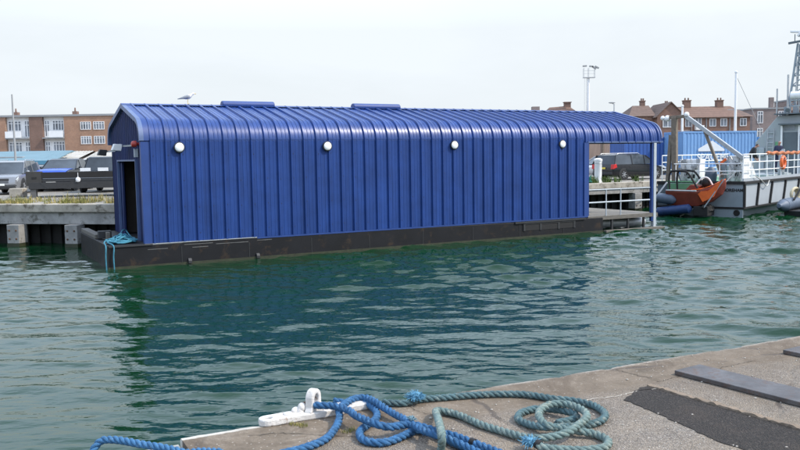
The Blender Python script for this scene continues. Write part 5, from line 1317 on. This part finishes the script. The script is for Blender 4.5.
    MB().box((11.2, .4, 4.75), (11.59, 1.75, 4.82)).build('door_canopy', M['boat_dark'], wh)
    MB().box((11.50, .36, 2.0), (11.598, .64, 4.2)).build('vent_trunk', M['boat_grey'], wh, bevel=.02)
    for t_, z_ in ((1.75, 2.2), (2.75, 2.1), (2.75, 2.9)): MB().box((11.45, t_ - .15, z_), (11.597, t_ + .15, z_ + .5)).build('wall_locker', M['boat_light'], wh, bevel=.02)
    b = MB()
    for (s, t, z0, z1, r) in ((11.4, 1.9, 5.3, 6.9, .045), (11.6, 1.35, 5.3, 7.7, .06), (12.0, 1.0, 6.0, 8.6, .03)): b.tube([(s, t, z0), (s, t, z1)], r, 6)
    b.each('whip_aerial', M['galv'], root, smooth=True)
    MB().lathe((11.35, -.15, 6.6), (0, 0, 1), [(0, .16), (.25, .16), (.3, .1)], 12).build('orange_lamp', M['orange'], root, smooth=True)
    # orange fabric rolled on the rail and ropes
    pts = [(3.7 + .3 * k, .06 + .03 * math.sin(k * 2.1), 3.09 + .035 * math.sin(k * 1.7)) for k in range(29)]
    MB().tube(crom(pts, .1), .085, 8).build('rail_wrap', mat('rust_orange_cloth', (.42, .15, .07), .85, 0, .35, 5), root, smooth=True)
    MB().tube(crom([(-.06, 1.15, 1.85), (-.2, 1.0, 2.1), (-.1, .7, 2.1), (.0, .35, 2.25)], .05), .025, 6).build('mooring_line', M['rope_white'], root, smooth=True)
    MB().tube(crom([(.0, .35, 2.25), (-.25, .8, 1.7), (-.6, 1.35, 1.0), (-.9, 2.0, .5), (-1.0, 2.7, .05)], .08), .028, 6).build('mooring_line', M['rope_white'], root, smooth=True)
    MB().tube(crom([(1.5, -.05, 2.0), (2.2, -.14, 1.75), (3.0, -.15, 1.45), (3.6, -.1, 1.7)], .08), .025, 6).build('mooring_line', M['rope_white'], root, smooth=True)
    # pale gangway pole at the port quarter
    MB().bar((-.35, 4.55, .55), (-.2, 3.72, 1.7), .07, .07).build('boarding_pole', M['white'], root)
    return root
work_boat()
cW, sW = math.cos(WA), math.sin(WA)
def wb(s, t, z=0): return (WO[0] + s * cW - t * sW, WO[1] + s * sW + t * cW, z)

def lifebuoy(label, s, t, z, m):
    root = thing('lifebuoy', label, 'lifebuoy', wb(s, t, z), WA)
    MB().torus((0, 0, 0), (0, 1, 0), .30, .085, 28, 10).build('ring', m, root, smooth=True)
    for k in range(4): MB().torus((.3 * math.cos(PI / 4 + k * PI / 2), 0, .3 * math.sin(PI / 4 + k * PI / 2)), (math.sin(PI / 4 + k * PI / 2), 0, -math.cos(PI / 4 + k * PI / 2)), .09, .012, 10, 5).build('band', M['white'], root)
lifebuoy('orange lifebuoy hanging on the white rail below the navy-shirted man', 6.15, -.02, 2.58, M['orange'])

def rescue_boat():
    root = thing('rescue_boat', 'small orange rescue boat with black roll bar at the work boat stern', 'boat', wb(-.75, 2.0, 0), WA)
    # local: x = forward of work boat (away), y = port (left in view); lies athwart, bow to starboard (-y), riding bow up
    for dx, z in ((-.42, .98), (.45, .95)):
        tp = crom([(dx, 1.85, z - .02), (dx, 1.7, z - .03), (dx, 1.2, z - .08), (dx * .9, .85, z - .12)], .1)
        MB().tube(tp, [.12, .2] + [.25] * (len(tp) - 4) + [.2, .08], 14).build('tube', M['tube_grey'], root, smooth=True)
    rings = []
    for y, w, zb, zt in ((1.35, .52, .62, 1.36), (.6, .56, .55, 1.34), (-.15, .54, .58, 1.33), (-.75, .42, .78, 1.50), (-1.25, .18, 1.15, 1.78), (-1.42, .05, 1.5, 1.84)):
        rings.append([(-w, y, zt), (-w * 1.02, y, zt - .1), (-w * .55, y, zb), (w * .55, y, zb), (w * 1.02, y, zt - .1), (w, y, zt)])
    MB().loft(rings).build('hull', M['orange_shaded'], root, bevel=.02)
    rings = [[(-w, y, z), (0, y, z + .06), (w, y, z)] for y, w, z in ((.1, .5, 1.37), (-.4, .47, 1.42), (-.8, .38, 1.56), (-1.25, .16, 1.80), (-1.42, .04, 1.86))]
    b = MB().loft(rings, cap=False, closed=False)
    MB().prism([(-.2, 1.30), (-.75, 1.34), (-1.42, 1.9), (-1.0, 1.05), (-.5, .8)], 'x', -.50, -.40).build('bow_side', M['orange'], root)
    b.build('foredeck', M['orange'], root)
    MB().bar((-.56, 1.3, 1.36), (-.56, -.2, 1.34), .06, .05).build('gunwale', M['white'], root)
    MB().bar((-.55, -.60, .55), (-.42, -1.48, 1.9), .05, .05).build('bow_edge', M['boat_light'], root)
    for dx in (-.48, .48): MB().tube(crom([(dx, 1.15, 1.34), (dx, 1.18, 1.9), (dx, 1.12, 2.22), (dx, .95, 2.30), (dx, .45, 2.28), (dx, .2, 2.15), (dx, -.25, 1.45)], .08), .05, 8).build('roll_bar', M['black'], root, smooth=True)
    MB().tube([(-.48, 1.05, 2.29), (.48, 1.05, 2.29)], .05, 8).build('roll_bar', M['black'], root, smooth=True)
    MB().prism([(.45, 1.36), (-.15, 1.36), (-.3, 1.55), (-.1, 1.6), (.2, 1.62)], 'x', -.3, .3).build('console', M['orange_shaded'], root, bevel=.03)
    MB().ball((.1, -.45, 1.72), (.28, .24, .24), 12, 8).build('engine_cover', M['black'], root, smooth=True)
    MB().tube(crom([(-.3, -.05, 1.6), (-.2, -.35, 1.95), (-.1, -.6, 1.95), (0, -.8, 1.6)], .08), .04, 6).build('grab_rail', M['white'], root, smooth=True)
    c = MB()
    for k in range(6): c.bar((-.5 + .16 * k, -.5, .62), (-.3 + .1 * k, -.75, .30), .14, .2)
    c.box((-.5, -.75, .12), (.4, -.05, .58)); c.build('outboard_leg', M['black'], root, bevel=.03)
    return root
rescue_boat()
root = thing('fender', 'long blue fender floating below the orange rescue boat', 'fender', wb(-1.25, 3.0, .36), WA + R(90))
MB().tube([(-.95, 0, .12), (-.85, 0, .1), (.7, 0, -.10), (.85, 0, -.13)], [.1, .23, .23, .1], 14).build('body', M['tube_blue'], root, smooth=True)
MB().tube([(.85, 0, -.13), (.98, 0, -.14)], .06, 8).build('end_eye', M['black'], root)

# small dark boat cut by the right picture edge
def tender():
    root = thing('tender', 'black tender with grey pointed tube at the right picture edge', 'boat', wb(1.9, -1.35, 0), WA - R(6))
    MB().tube(crom([(-.15, 0, .55), (.1, 0, .56), (.5, 0, .58), (1.2, .0, .6), (2.6, .0, .62), (5, .2, .7)], .2), [.10, .12, .2] + [.32] * 40 if False else .31, 14).build('tube', M['tube_grey'], root, smooth=True)
    MB().lathe((-.10, 0, .55), (-1, 0, 0), [(0, .31), (.25, .26), (.45, .14), (.52, .10), (.60, .10), (.61, 0)], 14).build('tube_cone', M['tube_grey'], root, smooth=True)
    MB().prism([(.3, -.3), (.1, .28), (5, .35), (5, -.3)], 'y', -1.5, .1).build('hull', M['dark'], root, bevel=.03)
    MB().tube(crom([(.4, -1.4, .55), (1.2, -1.4, .6), (5, -1.4, .7)], .2), .28, 14).build('tube', M['black'], root, smooth=True)
    MB().torus((1.15, -.05, 1.05), (.3, 1, 0), .30, .07, 24, 8).build('rope_ring', mat('cream_rope', (.55, .48, .33), .8), root, smooth=True)
    MB().torus((1.2, .05, 1.05), (.3, 1, 0), .2, .07, 24, 8).build('rope_ring', mat('cream_rope', (.55, .48, .33), .8), root, smooth=True)
    MB().bar((.3, -.3, .8), (1.6, -.3, 1.65), .07).build('frame_bar', M['black'], root)
tender()

# ------------------------------------------------------------------ people
def skin_body(name, joints, bones, m, parent):
    me = bpy.data.meshes.new(name); names = list(joints); me.from_pydata([joints[k][0] for k in names], [(names.index(a), names.index(c)) for a, c in bones], []); me.update()
    o = bpy.data.objects.new(name, me); COL.objects.link(o); me.materials.append(m)
    md = o.modifiers.new('Skin', 'SKIN'); md.use_smooth_shade = True
    for i, k in enumerate(names):
        r = joints[k][1]; r = r if hasattr(r, '__len__') else (r, r); me.skin_vertices[0].data[i].radius = r
        me.skin_vertices[0].data[i].use_root = (i == 0)
    s = o.modifiers.new('Subdivision', 'SUBSURF'); s.levels = 2; s.render_levels = 2
    dg = bpy.context.evaluated_depsgraph_get(); me2 = bpy.data.meshes.new_from_object(o.evaluated_get(dg)); o.modifiers.clear(); o.data = me2
    me2.polygons.foreach_set('use_smooth', [True] * len(me2.polygons)); o.parent = parent; return o
def region(src, name, m, test, parent, grow=.012):
    """clothing: the faces of the body inside a region, pushed outwards"""
    bm = bmesh.new(); bm.from_mesh(src.data); bm.normal_update()
    bmesh.ops.delete(bm, geom=[f for f in bm.faces if not test(f.calc_center_median())], context='FACES')
    if name == 'hair':                                              # one continuous cap
        todo = set(bm.verts); best = set()
        while todo:
            st = [todo.pop()]; isl = set(st)
            while st:
                for e in st.pop().link_edges:
                    for w in e.verts:
                        if w in todo: todo.discard(w); isl.add(w); st.append(w)
            if len(isl) > len(best): best = isl
        bmesh.ops.delete(bm, geom=[v for v in bm.verts if v not in best], context='VERTS')
    for v in bm.verts: v.co += v.normal * grow
    me = bpy.data.meshes.new(name); bm.to_mesh(me); bm.free(); me.materials.clear(); me.materials.append(m)
    o = bpy.data.objects.new(name, me); COL.objects.link(o); o.parent = parent; return o
def hand_joints(J, B, side, wrist, d, palm_r=.028):
    """five fingers rooted in the palm, lightly curled"""
    d = Vector(d).normalized(); w = Vector(wrist); x = d.cross(Vector((0, 1, 0))).normalized() if abs(d.y) < .9 else d.cross(Vector((1, 0, 0))).normalized(); y = d.cross(x)
    p = w + d * .085; J['palm' + side] = (tuple(p), (.036, .016)); B.append(('wrist' + side, 'palm' + side))
    for i, (o_, l) in enumerate(((-.027, .062), (-.009, .075), (.009, .07), (.027, .055))):
        a = p + x * o_ + d * .02; b_ = a + d * l * .55 + y * .008; c = b_ + d * l * .4 + y * .026
        for nm, q, r in (('a', a, .0095), ('b', b_, .0088), ('c', c, .0078)): J['f%d%s%s' % (i, nm, side)] = (tuple(q), r)
        B += [('palm' + side, 'f%da%s' % (i, side)), ('f%da%s' % (i, side), 'f%db%s' % (i, side)), ('f%db%s' % (i, side), 'f%dc%s' % (i, side))]
    a = w + d * .04 - x * .035 + y * .01; b_ = a + d * .035 - x * .02 + y * .018
    J['tha' + side] = (tuple(a), .0105); J['thb' + side] = (tuple(b_), .009); B += [('palm' + side, 'tha' + side), ('tha' + side, 'thb' + side)]
def person(label, loc, rz, lean, top, legs, hair, arm_fwd, head_drop=0, bald=False):
    """facing +x. lean: forward bend of the trunk in radians"""
    root = thing('person', label, 'person', loc, rz); c, s = math.cos(lean), math.sin(lean)
    hip = Vector((-.30 * s, 0, .93)); tr = lambda h, y=0, f=0: (hip.x + h * s + f * c, y, hip.z + h * c - f * s)
    J = {'pelvis': (tuple(hip), (.155, .12)), 'waist': (tr(.2), (.145, .11)), 'chest': (tr(.40), (.17, .125)), 'neckb': (tr(.55), (.075, .07)), 'neck': (tr(.62, 0, .02), (.055, .055)), 'headm': (tr(.73, 0, .04 + head_drop * .4), (.078, .09)), 'headt': (tr(.83, 0, .04 + head_drop), (.066, .078))}
    B = [('pelvis', 'waist'), ('waist', 'chest'), ('chest', 'neckb'), ('neckb', 'neck'), ('neck', 'headm'), ('headm', 'headt')]
    for sd, y in (('L', 1), ('R', -1)):
        J['sh' + sd] = (tr(.49, y * .18), .062); e = Vector(tr(.24, y * .25, arm_fwd * .4)); J['el' + sd] = (tuple(e), .045)
        wv = Vector(tr(.10 + .06 * arm_fwd, y * .2, .14 + arm_fwd)); J['wrist' + sd] = (tuple(wv), .03)
        B += [('chest', 'sh' + sd), ('sh' + sd, 'el' + sd), ('el' + sd, 'wrist' + sd)]; hand_joints(J, B, sd, wv, wv - e)
        J['hip' + sd] = ((hip.x, y * .1, hip.z - .08), .10); J['kn' + sd] = ((.02 + .04 * y, y * .11, .5), .066); J['an' + sd] = ((-.03 + .05 * y, y * .11, .09), .045); J['toe' + sd] = ((.15 + .05 * y, y * .13, .035), (.045, .035))
        B += [('pelvis', 'hip' + sd), ('hip' + sd, 'kn' + sd), ('kn' + sd, 'an' + sd), ('an' + sd, 'toe' + sd)]
    body = skin_body('body', J, B, M['skin'], root)
    ax = Vector((s, 0, c)); hp = Vector(hip)
    h = lambda p: (p - hp).dot(ax)
    fx = lambda p: (p - hp).dot(Vector((c, 0, -s)))
    wl = [Vector(J['wrist' + q][0]) for q in 'LR']
    away = lambda p: min((p - w).length for w in wl) > .07
    fing = lambda p: not any((p - Vector(J[k][0])).length < .05 for k in J if k[:2] in ('pa', 'f0', 'f1', 'f2', 'f3', 'th'))
    region(body, 'top', top, lambda p: -.02 < h(p) < .575 and away(p) and fing(p), root, .035)
    region(body, 'trousers', legs, lambda p: h(p) < .03 and p.z > .10 and away(p) and fing(p), root, .014)
    region(body, 'shoes', M['black'], lambda p: p.z < .115, root, .012)
    hc = Vector(tr(.755, 0, .05 + head_drop * .6))
    f = Vector((c, 0, -s)); n = MB().ball(tuple(hc + f * .095 - ax * .01), (.018, .016, .022), 8, 6); n.build('nose', M['skin'], root, smooth=True)
    for y in (-.033, .033): MB().ball(tuple(hc + f * .082 + ax * .022 + Vector((0, y, 0))), (.012, .013, .009), 8, 6).build('eye', M['black'], root, smooth=True)
    for y in (-.082, .082): MB().ball(tuple(hc + Vector((0, y, 0)) - ax * .005), (.022, .01, .034), 8, 6).build('ear', M['skin'], root, smooth=True)
    MB().ball(tuple(hc + f * .082 - ax * .048), (.008, .026, .006), 8, 5).build('mouth', mat('lips', (.3, .12, .1), .6), root, smooth=True)
    if bald: region(body, 'hair', mat('grey_hair', (.25, .23, .21), .8), lambda p: .68 < h(p) < .80 and fx(p) < .03, root, .008)
    else: region(body, 'hair', hair, lambda p: h(p) > .66 and fx(p) < .02 + .9 * (h(p) - .74), root, .012)
x, y, z = wb(6.9, 1.3, 1.742)
person('bald man in a navy top standing behind the orange wrapped rail', wb(8.6, .95, 2.0), WA - R(125), .12, M['navy_cloth'], M['navy_cloth'], M['hair'], .12, 0, True)
person('dark haired person in black top and grey trousers bending forward on the boat deck', wb(5.7, 1.45, 1.95), R(-8), .5, M['black_cloth'], M['grey_cloth'], M['hair'], .25, .03)
